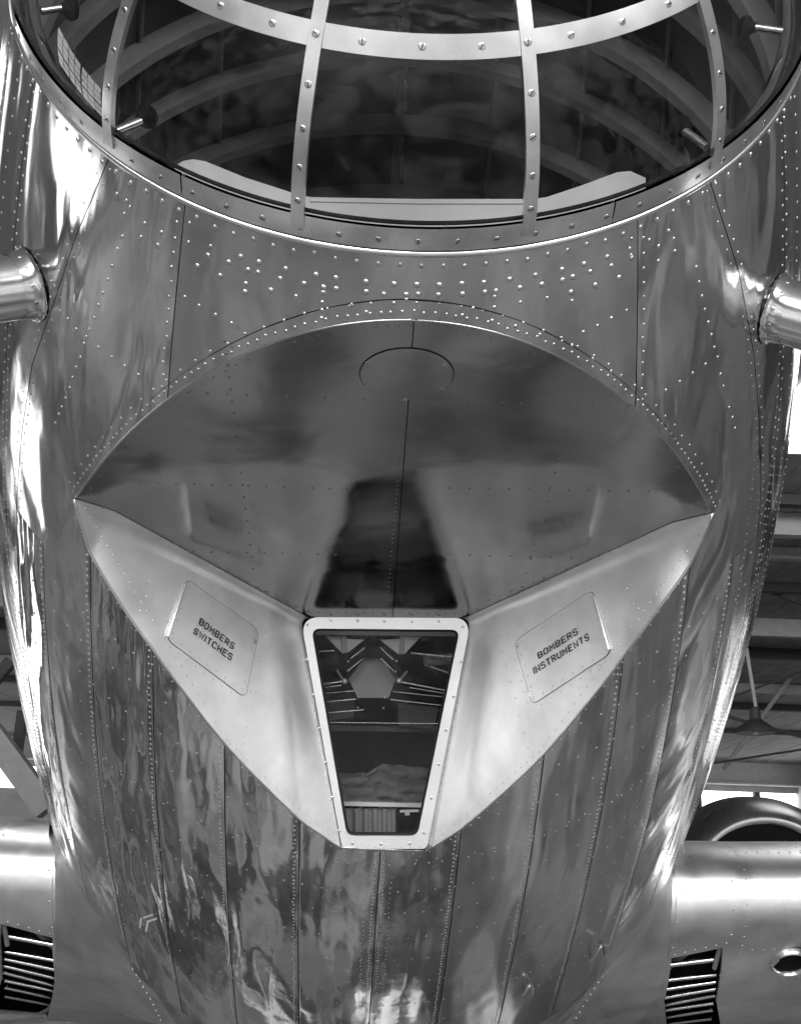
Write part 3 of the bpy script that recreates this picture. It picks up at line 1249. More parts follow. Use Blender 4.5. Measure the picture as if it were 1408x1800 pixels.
# along the V edge outside
row_curve(VE.tolist(), 0.050, 0.0036, 0.022)
for i, ph in enumerate(LOW):
    s0 = float(v_s(ph)) + 0.03 if 0 < i < 10 else 1.5
    g = R(0.62)
    row_phi(ph - g, s0, 5.0, 0.036, 0.0048)
    if i == 5:
        row_phi(ph + g, s0, 5.0, 0.036, 0.0037); row_phi(ph - 2.6 * g, s0 + .2, 5.0, 0.05, 0.0034); row_phi(ph + 2.6 * g, s0 + .2, 5.0, 0.05, 0.0034)
row_phi(EL + R(.7), 2.0, 5, 0.04, 0.0035); row_phi(EL - R(.7), 2.0, 5, 0.04, 0.0035)
row_phi(ER + R(.7), 2.0, 5, 0.04, 0.0035); row_phi(ER - R(.7), 2.0, 5, 0.04, 0.0035)
row_phi(R(54.6), 0.9, 5, 0.045, 0.0034)
# frames
for s in (1.62, 1.80, 2.02, 2.24, 2.52, 2.80, 3.02, 3.30, 3.58, 3.90, 4.25, 4.6):
    row_s(s, R(-58), R(59), 0.075, 0.0044)
row_s(2.55, R(-40), R(40), 0.05, 0.0042)

# rivets of the recess roof: (start px, end px, count)
for a, c, n in [((215, 848), (500, 856), 10), ((550, 858), (610, 860), 3), ((790, 858), (1210, 865), 13), ((340, 970), (590, 975), 9),
                ((790, 975), (1040, 982), 8), ((395, 600), (445, 1000), 20), ((1012, 705), (925, 1008), 13),
                ((330, 690), (640, 702), 10), ((790, 705), (1105, 712), 11), ((150, 888), (520, 1065), 22), ((180, 893), (540, 1076), 22),
                ((840, 1072), (1215, 915), 22), ((860, 1055), (1225, 908), 20), ((545, 1077), (815, 1079), 18)]:
    P = rpt(np.linspace(a, c, n))
    for p in P:
        rv('r-1' if to_r(p)[0, 0] < seam[2, 0] else 'r1', T(p - RN * 0.0002)[0], TD(-RN)[0], 0.0042 * K)
for t in np.linspace(0, 1, 46):
    p = rpt([(710 + (680 - 710) * t, 722 + (1070 - 722) * t)])[0]
    rv('r-1', T(p)[0], TD(-RN)[0], 0.0030 * K)
arcin = to_r(bpt([a for a, _ in ARC], [s for _, s in ARC]))
d = np.gradient(arcin, axis=0); d /= np.linalg.norm(d, axis=1)[:, None]
for q, e in zip(arcin, d):
    nq = q + np.array([-e[1], e[0]]) * (0.022 if (np.array([-e[1], e[0]]) @ (np.array([0, 0.9]) - q)) > 0 else -0.022)
    rv('r-1' if nq[0] < seam[2, 0] else 'r1', T(from_r(nq[None], 0.0))[0], TD(-RN)[0], 0.0030 * K)

# ---------------------------------------------------------------- front panels: rivets, hatches, lettering
def prow(key, px, r=0.0034, off=0.0):
    P, Nn = cast(key, px, off)
    for p, n in zip(P, Nn):
        if p is not None:
            rv(key, p, n, r * K)


def line(a, c, n):
    return np.linspace(a, c, n)


prow('pl', line((150, 895), (398, 1302), 26)); prow('pl', line((404, 1308), (588, 1478), 19))
prow('pr', line((1240, 925), (955, 1312), 27)); prow('pr', line((948, 1322), (756, 1486), 19))
prow('pl', line((533, 1150), (594, 1478), 24)); prow('pr', line((822, 1150), (756, 1478), 24))
prow('pl', [(263, 1021), (266, 1023), (277, 994), (258, 1048), (247, 1074), (429, 1110), (466, 1115), (473, 1139), (458, 1165), (453, 1195), (449, 1218), (442, 1250), (434, 1279), (428, 1308), (480, 1110)])
prow('pr', [(1107, 1029), (1102, 1035), (1112, 1062), (1122, 1070), (1122, 1089), (1092, 1009), (890, 1171), (883, 1145), (897, 1199), (906, 1228), (912, 1258), (920, 1288), (928, 1316), (876, 1118)])


def hatch(key, quad, hinge, latch, side):
    loop = roundpoly(quad, 14)
    if np.sum(loop[:, 0] * np.roll(loop[:, 1], -1) - np.roll(loop[:, 0], -1) * loop[:, 1]) < 0:
        loop = loop[::-1]
    g = plate("hatch_gap", key, shrink(loop, -0.5), 0.0012, 'seam_grey', SK[key], 0.0005, 8, holes=[shrink(loop, 2.0)])
    h = plate("hatch_door", key, shrink(loop, 0.6), 0.0022, 'hatch_sheet', SK[key], 0.0012, 8)
    h["label"] = "small hatch lettered %s" % ("bombers switches" if side < 0 else "bombers instruments")
    P, Nn = cast(key, np.array([hinge[0], hinge[1]]))
    b = MB()
    hp = [p + n * 0.0045 for p, n in zip(*cast(key, line(hinge[0], hinge[1], 12)))]
    b.tube(hp, 0.0042, 10)
    sharp(b.build("hinge", 'bright_steel', SK[key]))
    for c in latch:
        pp, nn = cast(key, [c], 0.0032)
        b = MB()
        b.lathe(pp[0], nn[0], [(0.0, 0.0068), (0.0012, 0.0066), (0.0012, 0.0056), (0.0006, 0.0054), (0.0006, 0.0001)], 20)
        ref = np.cross(nn[0], (0, 0, 1)); ref /= np.linalg.norm(ref)
        ob = sharp(b.build("latch", 'bright_steel', SK[key]))
        b = MB(); b.box(pp[0] + nn[0] * 0.0010, (0.0045, 0.0006, 0.0004), (ref, np.cross(nn[0], ref), nn[0]))
        b.build("slot", 'dark_gap', SK[key])
    # rivets in pairs round the edge
    for e in range(len(quad)):
        a, c = np.array(quad[e], float), np.array(quad[(e + 1) % len(quad)], float)
        n = max(4, int(np.linalg.norm(c - a) / 19))
        d = (c - a) / np.linalg.norm(c - a)
        nn = np.array([-d[1], d[0]])
        for k in range(n):
            t = (k + 0.5) / n
            for o_ in (-7, 7):
                prow(key, [a + (c - a) * t + nn * o_ + d * (3 if o_ > 0 else -3)], 0.0031, 0.003 if o_ > 0 else 0.0)


hatch('pl', [(327, 1017), (455, 1108), (431, 1228), (292, 1124)], ((324, 1027), (293, 1119)), [(446, 1128), (424, 1210)], -1)
hatch('pr', [(1042, 1036), (1075, 1148), (936, 1240), (904, 1128)], ((1045, 1049), (1072, 1142)), [(912, 1137), (933, 1221)], 1)

GL = dict(B=[[(0, 0), (0, 6), (3, 6), (4, 5.2), (4, 3.8), (3, 3), (0, 3)], [(3, 3), (4, 2.2), (4, .8), (3, 0), (0, 0)]],
          O=[[(1, 0), (0, 1), (0, 5), (1, 6), (3, 6), (4, 5), (4, 1), (3, 0), (1, 0)]], M=[[(0, 0), (0, 6), (2.3, 2.2), (4.6, 6), (4.6, 0)]],
          E=[[(4, 0), (0, 0), (0, 6), (4, 6)], [(0, 3), (3.2, 3)]], R=[[(0, 0), (0, 6), (3, 6), (4, 5.2), (4, 3.8), (3, 3), (0, 3)], [(2.2, 3), (4, 0)]],
          S=[[(0, 1), (1, 0), (3, 0), (4, 1), (4, 2.2), (3, 3), (1, 3), (0, 3.8), (0, 5), (1, 6), (3, 6), (4, 5)]],
          W=[[(0, 6), (1.2, 0), (2.5, 5), (3.8, 0), (5, 6)]], I=[[(0, 0), (0, 6)]], T=[[(2, 0), (2, 6)], [(0, 6), (4, 6)]],
          C=[[(4, 1), (3, 0), (1, 0), (0, 1), (0, 5), (1, 6), (3, 6), (4, 5)]], H=[[(0, 0), (0, 6)], [(4, 0), (4, 6)], [(0, 3), (4, 3)]],
          N=[[(0, 0), (0, 6), (4, 0), (4, 6)]], U=[[(0, 6), (0, 1), (1, 0), (3, 0), (4, 1), (4, 6)]])
GW = dict(I=0.0, M=4.6, W=5.0)


def lettering(key, word, tl, tr, bl, br, parent):
    tl, tr, bl, br = (np.array(v, float) for v in (tl, tr, bl, br))
    W = sum(GW.get(c, 4) + 2.6 for c in word) - 2.6
    b = MB()
    x0 = 0.0
    hw = 0.52

    def mp(x, y):
        u, v = x / W, y / 6.0
        return (bl + (br - bl) * u) * (1 - v) + (tl + (tr - tl) * u) * v
    for ch in word:
        for st in GL[ch]:
            P = np.array([(x0 + a, c) for a, c in st], float)
            closed = np.allclose(P[0], P[-1])
            n = len(P)
            L, Rr = [], []
            for i in range(n):
                d1 = P[i] - P[i - 1] if i else (P[0] - P[-2] if closed else P[1] - P[0])
                d2 = P[i + 1] - P[i] if i < n - 1 else (P[1] - P[0] if closed else P[-1] - P[-2])
                d1 /= np.linalg.norm(d1); d2 /= np.linalg.norm(d2)
                m = np.array([-d1[1] - d2[1], d1[0] + d2[0]])
                m = m / max(m @ m, 0.6) * 2
                e = np.zeros(2)
                if not closed and i == 0: e = -d1 * hw * .6
                if not closed and i == n - 1: e = d2 * hw * .6
                L.append(P[i] + m * hw + e); Rr.append(P[i] - m * hw + e)
            pl, _ = cast(key, [mp(*q) for q in L], 0.0038)
            pr, _ = cast(key, [mp(*q) for q in Rr], 0.0038)
            b.add(pl + pr, [(i, i + 1, n + i + 1, n + i) for i in range(n - 1)])
        x0 += GW.get(ch, 4) + 2.6
    o = b.build("lettering", 'ink', parent)
    o["label"] = "black painted word %s" % word


lettering('pl', "BOMBERS", (352.3, 1087.6), (411, 1132.6), (349, 1097), (407.2, 1141.5), SK['pl'])
lettering('pl', "SWITCHES", (341.9, 1104.4), (407.6, 1151.5), (338.6, 1113.2), (404.0, 1161.2), SK['pl'])
lettering('pr', "BOMBERS", (946.5, 1148.8), (1014.0, 1105.0), (949, 1157.6), (1016.6, 1114.5), SK['pr'])
lettering('pr', "INSTRUMENTS", (938.2, 1174.8), (1034.2, 1114.4), (941.2, 1184.6), (1036.6, 1124.2), SK['pr'])

# bead along the V edge and the arc
def bead(name, pts, r, mat, parent):
    b = MB(); b.tube(T(pts), r, 8)
    return b.build(name, mat, parent, True)


dv = dense(np.stack([VE[:len(vl), 0], VE[:len(vl), 1]], -1), 0.02, False)
bead("edge_strip", bpt(dv[:, 0], dv[:, 1], 0.004), 0.0035, 'bright_steel', SK['pl'])
dv = dense(np.stack([VE[len(vl):, 0], VE[len(vl):, 1]], -1), 0.02, False)
bead("edge_strip", bpt(dv[:, 0], dv[:, 1], 0.004), 0.0035, 'bright_steel', SK['pr'])
dv = dense(np.array(ARC), 0.02, False)
bead("edge_strip", bpt(dv[:, 0], dv[:, 1], -0.0015), 0.0026, 'skin_nose', SK['nose'])

# scribed line above the arc
b = MB()
mk = np.array([(p, arc_s(p) - 0.050 + 0.008 * abs(p)) for p in np.linspace(R(-31), R(37), 90)])
dl = [T(bpt(p, s, 0.0012))[0] for p, s in mk]; dh = [T(bpt(p, s + 0.0020 + 0.0010 * math.sin(p * 31) * math.sin(p * 13 + 1), 0.0012))[0] for p, s in mk]
F = [(i, i + 1, 90 + i + 1, 90 + i) for i in range(89)]
b.add(dl + dh, F); b.build("scribed_line", 'ink', SK['nose'])

# oval cover in the roof
ce = [(715 + 82 * math.cos(t), 656 + 45 * math.sin(t)) for t in np.linspace(0, 2 * math.pi, 49)[:-1]]
q = to_r(rpt(ce))
sheet("cover_gap", [inset(q, -0.0022)], 'dark_gap', SK['r-1'], lambda v, o: from_r(v, 0.0008 + o), lambda v: np.tile(-RN, (len(v), 1)), 0.05, 0, 0)
cov = sheet("oval_cover", [q], 'recess_roof', SK['r-1'], lambda v, o: from_r(v, 0.0024 + o), lambda v: np.tile(-RN, (len(v), 1)), 0.05, 0, 0.001)
for c in [(645, 636), (643, 679), (714, 618), (712, 701), (782, 640), (778, 682)]:
    p = rpt([c])[0] - RN * 0.0024
    piece("screw", SCR, T(p)[0], TD(-RN)[0], 0.0052 * K, SK['r-1'], rng.uniform(0, 3))

# ---------------------------------------------------------------- bomb aiming window
win = empty("bombsight_window", T(wc)[0], "x", "x")
del win["label"]; del win["category"]
win.parent = PLANE; win.location = Vector(T(wc)[0]) - PLANE.location
outer = roundpoly([(529, 1085), (828, 1086), (750, 1491), (602, 1491)], [34, 34, 10, 10], 8)
inner = roundpoly([(548, 1105), (808, 1107), (734, 1468), (610, 1468)], [16, 16, 14, 14], 6)
wu = np.cross(wn, (1, 0, 0)); wu /= np.linalg.norm(wu)
wx = np.cross(wu, wn)


def to_w(P):
    return np.stack([(P - wc) @ wx, (P - wc) @ wu], -1)


def from_w(q, off=0.0):
    return wc + q[:, :1] * wx + q[:, 1:] * wu + wn * off


wl = lambda px: to_w(wpt(px))
nw = lambda q: np.tile(wn, (len(q), 1))
fr = sheet("window_frame", [dense(wl(outer), 0.02), dense(wl(inner), 0.02)], 'frame_metal', win, lambda q, o: from_w(q, 0.018 + o), nw, 0.03, 0, 0.020)
rub = sheet("window_seal", [dense(wl(shrink(inner, -2)), 0.02), dense(wl(shrink(inner, 4.0 if True else 0)), 0.02)], 'rubber', win,
            lambda q, o: from_w(q, 0.004 + o), nw, 0.03, 0, 0.012)
pane = sheet("window_pane", [dense(wl(shrink(inner, -3)), 0.03)], 'flat_glass', win, lambda q, o: from_w(q, 0.001 + o), nw, 0.08, 0, 0)
for c in [(541, 1098), (582, 1090), (629, 1091), (676, 1092), (724, 1092), (771, 1092), (813, 1102), (541, 1160), (552, 1221), (563, 1280), (574, 1340),
          (585, 1401), (597, 1460), (810, 1163), (797, 1224), (784, 1283), (771, 1343), (758, 1402), (745, 1463), (620, 1481), (670, 1483), (720, 1482)]:
    piece("screw", SCR, T(wpt([c], 0.018))[0], TD(wn)[0], 0.0062 * K, fr, rng.uniform(0, 3))
for c in np.linspace((612, 1487.5), (738, 1487.5), 9):
    rv('fr', T(wpt([c], 0.018))[0], TD(wn)[0], 0.003 * K)
SK['fr'] = fr
bead("edge_strip", np.array([WBL, WBR]) + wn * 0.006, 0.004, 'bright_steel', fr)
# ---------------------------------------------------------------- behind the window
def wd(px, d):
    return onplane(px, wc - wn * d, wn)


def slab(b, px, d, th):
    P = wd(px, d)
    Q = P - wn * th
    n = len(P)
    V = np.concatenate([T(P), T(Q)])
    b.add(V, [tuple(range(n)), tuple(range(2 * n - 1, n - 1, -1))] + [(i, n + i, n + (i + 1) % n, (i + 1) % n) for i in range(n)])


mount = empty("bombsight_mount", T(wc - wn * 0.2)[0], "x", "x")
del mount["label"]; del mount["category"]
mount.parent = PLANE; mount.location = Vector(T(wc - wn * 0.2)[0]) - PLANE.location


def mslab(name, px, d, th, mat):
    b = MB(); slab(b, px, d, th); return b.build(name, mat, mount)


def mrod(name, a, c, d, r, mat, d2=None):
    A, B = T(wd([a], d))[0], T(wd([c], d if d2 is None else d2))[0]
    b = MB(); b.tube([A, B], r, 10); return sharp(b.build(name, mat, mount))


mslab("top_rail", [(540, 1109), (815, 1112), (815, 1119), (540, 1116)], 0.06, 0.02, 'beam_paint')
for q in ([(572, 1118), (599, 1119), (600, 1147)], [(609, 1123), (640, 1125), (612, 1147)], [(668, 1125), (703, 1123), (700, 1150)], [(712, 1119), (739, 1120), (711, 1150)]):
    mslab("gusset", q, 0.09, 0.012, 'beam_paint')
mslab("bracket", [(600, 1119), (609, 1119), (612, 1147), (601, 1149)], 0.10, 0.02, 'dark_steel')
mslab("bracket", [(703, 1119), (712, 1119), (711, 1150), (700, 1150)], 0.10, 0.02, 'dark_steel')
mslab("yoke", [(645, 1122), (668, 1122), (705, 1178), (696, 1196), (672, 1156), (640, 1156), (612, 1196), (604, 1178)], 0.13, 0.04, 'black_and_shade')
mslab("back_plate", [(612, 1193), (640, 1158), (672, 1158), (696, 1193), (683, 1227), (629, 1227)], 0.18, 0.02, 'former_paint')
mrod("sight_tube", (655, 1098), (655, 1150), 0.20, 0.022, 'dark_steel', 0.30)
mrod("sight_barrel", (748, 1163), (800, 1158), 0.24, 0.018, 'former_paint', 0.30)
mslab("instrument_box", [(560, 1232), (622, 1226), (622, 1262), (566, 1268)], 0.30, 0.05, 'steel_dark')
mslab("instrument_box", [(700, 1238), (770, 1246), (762, 1282), (700, 1276)], 0.30, 0.05, 'steel_dark')
mslab("cross_beam", [(540, 1276), (830, 1279), (830, 1288), (540, 1285)], 0.34, 0.03, 'inner_lining')
for a, c in (((616, 1158), (641, 1139)), ((614, 1178), (638, 1158)), ((669, 1139), (691, 1160)), ((669, 1157), (692, 1180))):
    mrod("yoke_edge", a, c, 0.125, 0.0016, 'bright_steel')
for a, c, r in (((545, 1206), (603, 1198), 0.0035), ((545, 1212), (600, 1205), 0.002), ((705, 1199), (800, 1217), 0.0035), ((720, 1209), (800, 1222), 0.002),
                ((722, 1148), (810, 1157), 0.003), ((540, 1147), (588, 1144), 0.003), ((540, 1238), (626, 1229), 0.002), ((686, 1230), (800, 1243), 0.002),
                ((535, 1257), (640, 1248), 0.002), ((540, 1270), (830, 1273), 0.0016), ((756, 1172), (830, 1197), 0.003), ((540, 1222), (630, 1214), 0.0016), ((690, 1216), (830, 1231), 0.0016)):
    mrod("stay_rod", a, c, 0.20, r, 'bright_steel')
mrod("stay_rod", (592, 1178), (606, 1200), 0.16, 0.004, 'dark_steel'); mrod("stay_rod", (716, 1180), (701, 1198), 0.16, 0.004, 'dark_steel')
for c in ((606, 1198), (701, 1197)):
    p = T(wd([c], 0.15))[0]
    b = MB(); b.lathe(p, TD(wn)[0], [(0, 0.010), (0.006, 0.010), (0.008, 0.007), (0.008, 0.0001)], 16); sharp(b.build("clevis", 'dark_steel', mount))
    b = MB(); b.lathe(p, TD(wn)[0], [(0.008, 0.004), (0.011, 0.004), (0.011, 0.0001)], 10); sharp(b.build("pin", 'bright_steel', mount))
for c in ((612, 1163), (612, 1179), (695, 1181), (697, 1162), (630, 1226), (676, 1226), (629, 1244), (674, 1245)):
    piece("bolt", RIV, T(wd([c], 0.12))[0], TD(wn)[0], 0.0035, mount)
mslab("ledge", [(600, 1410), (742, 1413), (741, 1420), (601, 1417)], 0.16, 0.02, 'white_paint')
b = MB()
xs = np.linspace(606, 745, 60)
P0 = wd([(x, 1421) for x in xs], 0.19) + wn * (0.012 * np.sin(np.arange(60) * 0.9))[:, None]
P1 = wd([(x, 1480) for x in xs], 0.19) + wn * (0.012 * np.sin(np.arange(60) * 0.9))[:, None]
b.add(np.concatenate([T(P0), T(P1)]), [(i, i + 1, 60 + i + 1, 60 + i) for i in range(59)])
b.build("corrugated_sheet", 'former_paint', mount, True)
mslab("shelf_clip", [(703, 1425), (736, 1424), (736, 1428), (703, 1429)], 0.15, 0.01, 'white_paint')
mslab("shelf_clip", [(712, 1428), (720, 1428), (720, 1434), (712, 1434)], 0.15, 0.01, 'white_paint')
mslab("shelf_box", [(697, 1421), (740, 1420), (735, 1475), (697, 1475)], 0.17, 0.02, 'black_and_shade')

mslab("dark_backdrop", [(480, 1040), (880, 1040), (830, 1560), (530, 1560)], 0.46, 0.02, 'black_and_shade')  # added black sheet standing in for the unlit cabin behind the window

# folded canvas on the ledge
nx, ny = 70, 36
V = []
for j in range(ny):
    for i in range(nx):
        u, v = i / (nx - 1), j / (ny - 1)
        x = 590 + 165 * u
        top = 1352 + 9 * math.sin(u * 5.2 + 0.5) - 10 * math.exp(-((u - 0.47) / 0.11) ** 2) + 6 * u
        y = top + (1414 - top) * v
        f1 = 1.3 * abs(math.sin(5 * u + 7 * v + 1.8 * math.sin(3 * u))) - 0.8 + 0.6 * math.sin(7 * u + 9 * v + 2.2 * math.sin(4 * u)) + 0.6 * math.sin(19 * v - 5 * u + 1.5 * math.sin(6 * u)) + 0.35 * math.sin(31 * u + 12 * v)
        d = 0.30 - 0.10 * v + 0.016 * f1
        V.append(wd([(x, y)], d)[0])
cv = mesh("canvas_bundle", T(np.array(V)), [(j * nx + i, j * nx + i + 1, (j + 1) * nx + i + 1, (j + 1) * nx + i) for j in range(ny - 1) for i in range(nx - 1)], 'canvas')
so = cv.modifiers.new("thick", 'SOLIDIFY'); so.thickness = 0.01
setp(cv, label="crumpled canvas cover lying on the ledge inside the bomb aiming window", category="canvas")

# ---------------------------------------------------------------- nose glazing
LN = 0.70


def dpt(phi, a, off=0.0):
    phi, a = np.atleast_1d(np.asarray(phi, float)), np.atleast_1d(np.asarray(a, float))
    r = np.cos(a)
    n = np.stack([np.cos(a) / 1.0 * np.sin(phi), -np.sin(a) / LN + 0 * phi, -np.cos(a) * np.cos(phi)], -1)
    n /= np.linalg.norm(n, axis=1)[:, None]
    return np.stack([r * np.sin(phi), -LN * np.sin(a) + 0 * phi, -r * np.cos(phi)], -1) + n * off


def dnrm(phi, a):
    return dpt(phi, a, 1.0) - dpt(phi, a, 0.0)


def dome_grid(name, PH, AA, off, skirt, mat, parent):
    """PH, AA: 2-D arrays of phi and a"""
    m, n = PH.shape
    P = dpt(PH.ravel(), AA.ravel(), off)
    Nn = dnrm(PH.ravel(), AA.ravel())
    F = [(i * n + j, (i + 1) * n + j, (i + 1) * n + j + 1, i * n + j + 1) for i in range(m - 1) for j in range(n - 1)]
    V, NN = [*P], [*Nn]
    a, c, d = P[F[0][0]], P[F[0][1]], P[F[0][3]]
    if np.cross(c - a, d - a) @ Nn[F[0][0]] < 0:
        F = [f[::-1] for f in F]
    if skirt:
        Q = dpt(PH.ravel(), AA.ravel(), off - skirt)
        idx = [j for j in range(n)] + [i * n + n - 1 for i in range(1, m)] + [(m - 1) * n + j for j in range(n - 2, -1, -1)] + [i * n for i in range(m - 2, 0, -1)]
        k = len(idx)
        base = len(V)
        for t in range(k):
            e = P[idx[(t + 1) % k]] - P[idx[t - 1]]
            s_ = np.cross(e, Nn[idx[t]]); s_ /= np.linalg.norm(s_) + 1e-12
            cen = P.mean(0)
            if s_ @ (P[idx[t]] - cen) < 0:
                s_ = -s_
            V += [P[idx[t]], Q[idx[t]]]; NN += [s_, s_]
        for t in range(k):
            u = (t + 1) % k
            F.append((base + 2 * t, base + 2 * t + 1, base + 2 * u + 1, base + 2 * u))
    return mesh(name, T(np.array(V)), F, mat, parent, True, TD(np.array(NN)))


glz = empty("nose_glazing", T((0, -0.2, -0.9))[0], "x", "x")
del glz["label"]; del glz["category"]
glz.parent = PLANE; glz.location = Vector(T((0, -0.2, -0.9))[0]) - PLANE.location
A0, A1, AB = math.asin(0.004 / LN), math.asin(0.070 / LN), math.asin(0.385 / LN)
HB = 0.0165
# bead along the skin edge
ph = np.linspace(-math.pi, math.pi, 361)
b = MB(); b.tube(T(dpt(ph, 0 * ph + 0.0, 0.005)), 0.0068, 10, False)
b.build("edge_bead", 'bright_steel', glz, True)
b = MB(); b.tube(T(dpt(ph, 0 * ph + A1 + 0.012, -0.002)), 0.004, 8, False)
b.build("inner_seal", 'rubber', glz, True)
cuts = [-180, -86, -28.6, 26.2, 84, 180]
bands = []
for a, c in zip(cuts[:-1], cuts[1:]):
    pp = np.linspace(R(a + 0.1), R(c - 0.1), max(12, int((c - a) / 1.5)))
    PH, AA = np.meshgrid(pp, np.linspace(A0 + 0.012, A1, 4), indexing='ij')
    bands.append((R(a), R(c), dome_grid("rim_band", PH, AA, 0.007, 0.008, 'band_metal', glz)))
for p in np.arange(R(-84), R(84), R(4.75)):
    bd = [q[2] for q in bands if q[0] <= p < q[1]][0]
    a = A1 * 0.52
    if min(abs(p - R(-28.6)), abs(p - R(26.2))) < R(0.6):
        continue
    piece("screw", SCR, T(dpt(p, a, 0.007))[0], TD(dnrm(p, a))[0], 0.0075 * K, bd, rng.uniform(-0.5, 0.5))
RIBS = [R(v) for v in (-150, -122.5, -95, -67.6, -40.25, -13.0, 14.75, 42.25, 69.8, 97.5, 125, 152)]
for p in RIBS:
    aa = np.linspace(A1 * 0.55, R(74), 50)
    hw = 0.0140 / np.cos(aa)
    PH = np.stack([p - hw, p + 0 * hw, p + hw], 1)
    AA = np.stack([aa] * 3, 1)
    rb = dome_grid("rib", PH, AA, 0.012, 0.012, 'rib_metal', glz)
    if abs(p) < R(80):
        for s_ in (0.105, 0.175, 0.245, 0.315, 0.385, 0.455, 0.52):
            a = math.asin(s_ / LN)
            piece("screw", SCR, T(dpt(p, a, 0.012 if s_ != 0.385 else 0.0135))[0], TD(dnrm(p, a))[0], 0.0075 * K, rb, rng.uniform(-0.5, 0.5))
for i, p in enumerate(RIBS):
    q = RIBS[(i + 1) % len(RIBS)] if i < len(RIBS) - 1 else RIBS[0] + 2 * math.pi
    pp = np.linspace(p, q, 18)
    # ring strap segment between two ribs
    g = 0.0175
    sg = np.linspace(p + g, q - g, 16)
    PH, AA = np.meshgrid(sg, np.linspace(AB - HB / LN / math.cos(AB), AB + HB / LN / math.cos(AB), 4), indexing='ij')
    st = dome_grid("ring_strap", PH, AA, 0.0105, 0.011, 'rib_metal', glz)
    if abs((p + q) / 2) < R(60):
        for t in (0.22, 0.5, 0.78):
            f = p + (q - p) * t
            piece("screw", SCR, T(dpt(f, AB, 0.0105))[0], TD(dnrm(f, AB))[0], 0.0075 * K, st, rng.uniform(-0.5, 0.5))
    for lo, hi in ((A1 * 0.4, AB), (AB, R(74))):
        PH, AA = np.meshgrid(pp, np.linspace(lo, hi, 14), indexing='ij')
        dome_grid("glass_pane", PH, AA, 0.002, 0.0, 'dome_glass', glz)
PH, AA = np.meshgrid(np.linspace(-math.pi, math.pi, 49), np.linspace(R(73), R(89.5), 6), indexing='ij')
dome_grid("nose_cap", PH, AA, 0.013, 0.0, 'rib_metal', glz)

# inside the nose
YP = np.array([0, 1.0, 0])


def yp(px, s):
    return onplane(px, (0, s, 0), YP)


up = [(306, 292), (322, 282), (340, 279), (362, 283), (430, 311), (520, 340), (560, 349), (735, 351), (910, 352), (960, 346), (1020, 326), (1085, 302), (1108, 300), (1135, 312)]
lo = [(1135, 340), (1054, 372), (930, 402), (720, 412), (540, 400), (425, 372), (318, 320)]
P = yp(up + lo, 0.03); Q = P + YP * 0.012
n = len(P)
o = mesh("inner_sill", np.concatenate([T(P), T(Q)]), [tuple(range(n)), tuple(range(2 * n - 1, n - 1, -1))] + [(i, n + i, n + (i + 1) % n, (i + 1) % n) for i in range(n)], 'ledge_paint', PLANE, False)
P = yp([(545, 346), (735, 349), (925, 349), (925, 357), (735, 357), (545, 353)], 0.026); Q = P + YP * 0.006
n = len(P)
mesh("sill_strip", np.concatenate([T(P), T(Q)]), [tuple(range(n)), tuple(range(2 * n - 1, n - 1, -1))] + [(i, n + i, n + (i + 1) % n, (i + 1) % n) for i in range(n)], 'beam_paint', o, False)
ph = np.linspace(-math.pi, math.pi, 181)
b = MB()
ring = []
for s_, r_ in ((0.012, 0.985), (0.012, 0.945), (0.028, 0.945), (0.05, 0.985)):
    ring.append(np.stack([r_ * np.sin(ph), 0 * ph + s_, -r_ * np.cos(ph)], -1))
Vv = np.concatenate([T(q) for q in ring])
m = len(ph)
mesh("mounting_ring", Vv, [(k * m + i, k * m + i + 1, ((k + 1) % 4) * m + i + 1, ((k + 1) % 4) * m + i) for k in range(4) for i in range(m - 1)], 'tube_metal', PLANE, True)
for s_, dp in ((0.30, 0.075), (0.62, 0.06), (1.0, 0.085), (1.4, 0.07), (1.85, 0.085), (2.4, 0.08)):
    b = MB()
    p_ = np.linspace(R(75), R(285), 90)
    r0 = float(rad(s_)) - 0.024
    rr = [(s_, r0), (s_, r0 - dp), (s_ + 0.045, r0 - dp), (s_ + 0.045, r0)]
    V = np.concatenate([T(np.stack([q * np.sin(p_), 0 * p_ + a, -q * np.cos(p_)], -1)) for a, q in rr])
    b.add(V, [(k * 90 + i, k * 90 + i + 1, (k + 1) * 90 + i + 1, (k + 1) * 90 + i) for k in range(3) for i in range(89)])
    sharp(b.build("former", 'former_paint', PLANE))
for dg in range(100, 261, 16):
    b = MB()
    s_ = np.linspace(0.05, 3.0, 14)
    P = bpt(0 * s_ + R(dg), s_, -0.03)
    b.tube(T(P), 0.009, 6); b.build("stringer", 'former_paint', PLANE, True)
# cabin fittings behind the glass
b = MB(); b.tube(T([(-0.35, 0.55, -0.45), (0.0, 0.62, -0.38), (0.36, 0.55, -0.45)]), 0.02, 10); sharp(b.build("cross_tube", 'former_paint', PLANE))
for a, c, ball, s_ in (((198, 232), (247, 212), (264, 200), -0.05), ((1242, 258), (1204, 230), (1190, 219), -0.05), ((1376, 54), (1328, 47), (1306, 46), -0.02), ((72, 18), (108, 13), (126, 15), -0.02)):
    A, B, C = (T(yp([q], s_ + e))[0] for q, e in ((a, 0), (c, 0.01), (ball, 0.02)))
    b = MB(); b.tube([A, B], 0.0085, 14); kb = sharp(b.build("clamp_knob", 'bright_steel', PLANE))
    b = MB(); ax = (C - B) / np.linalg.norm(C - B)
    b.lathe(B, ax, [(-0.002, 0.0001), (-0.002, 0.010), (0.006, 0.012), (0.012, 0.020), (0.02, 0.024), (0.03, 0.02), (0.034, 0.0001)], 16)
    sharp(b.build("knob_head", 'black_and_shade', kb))

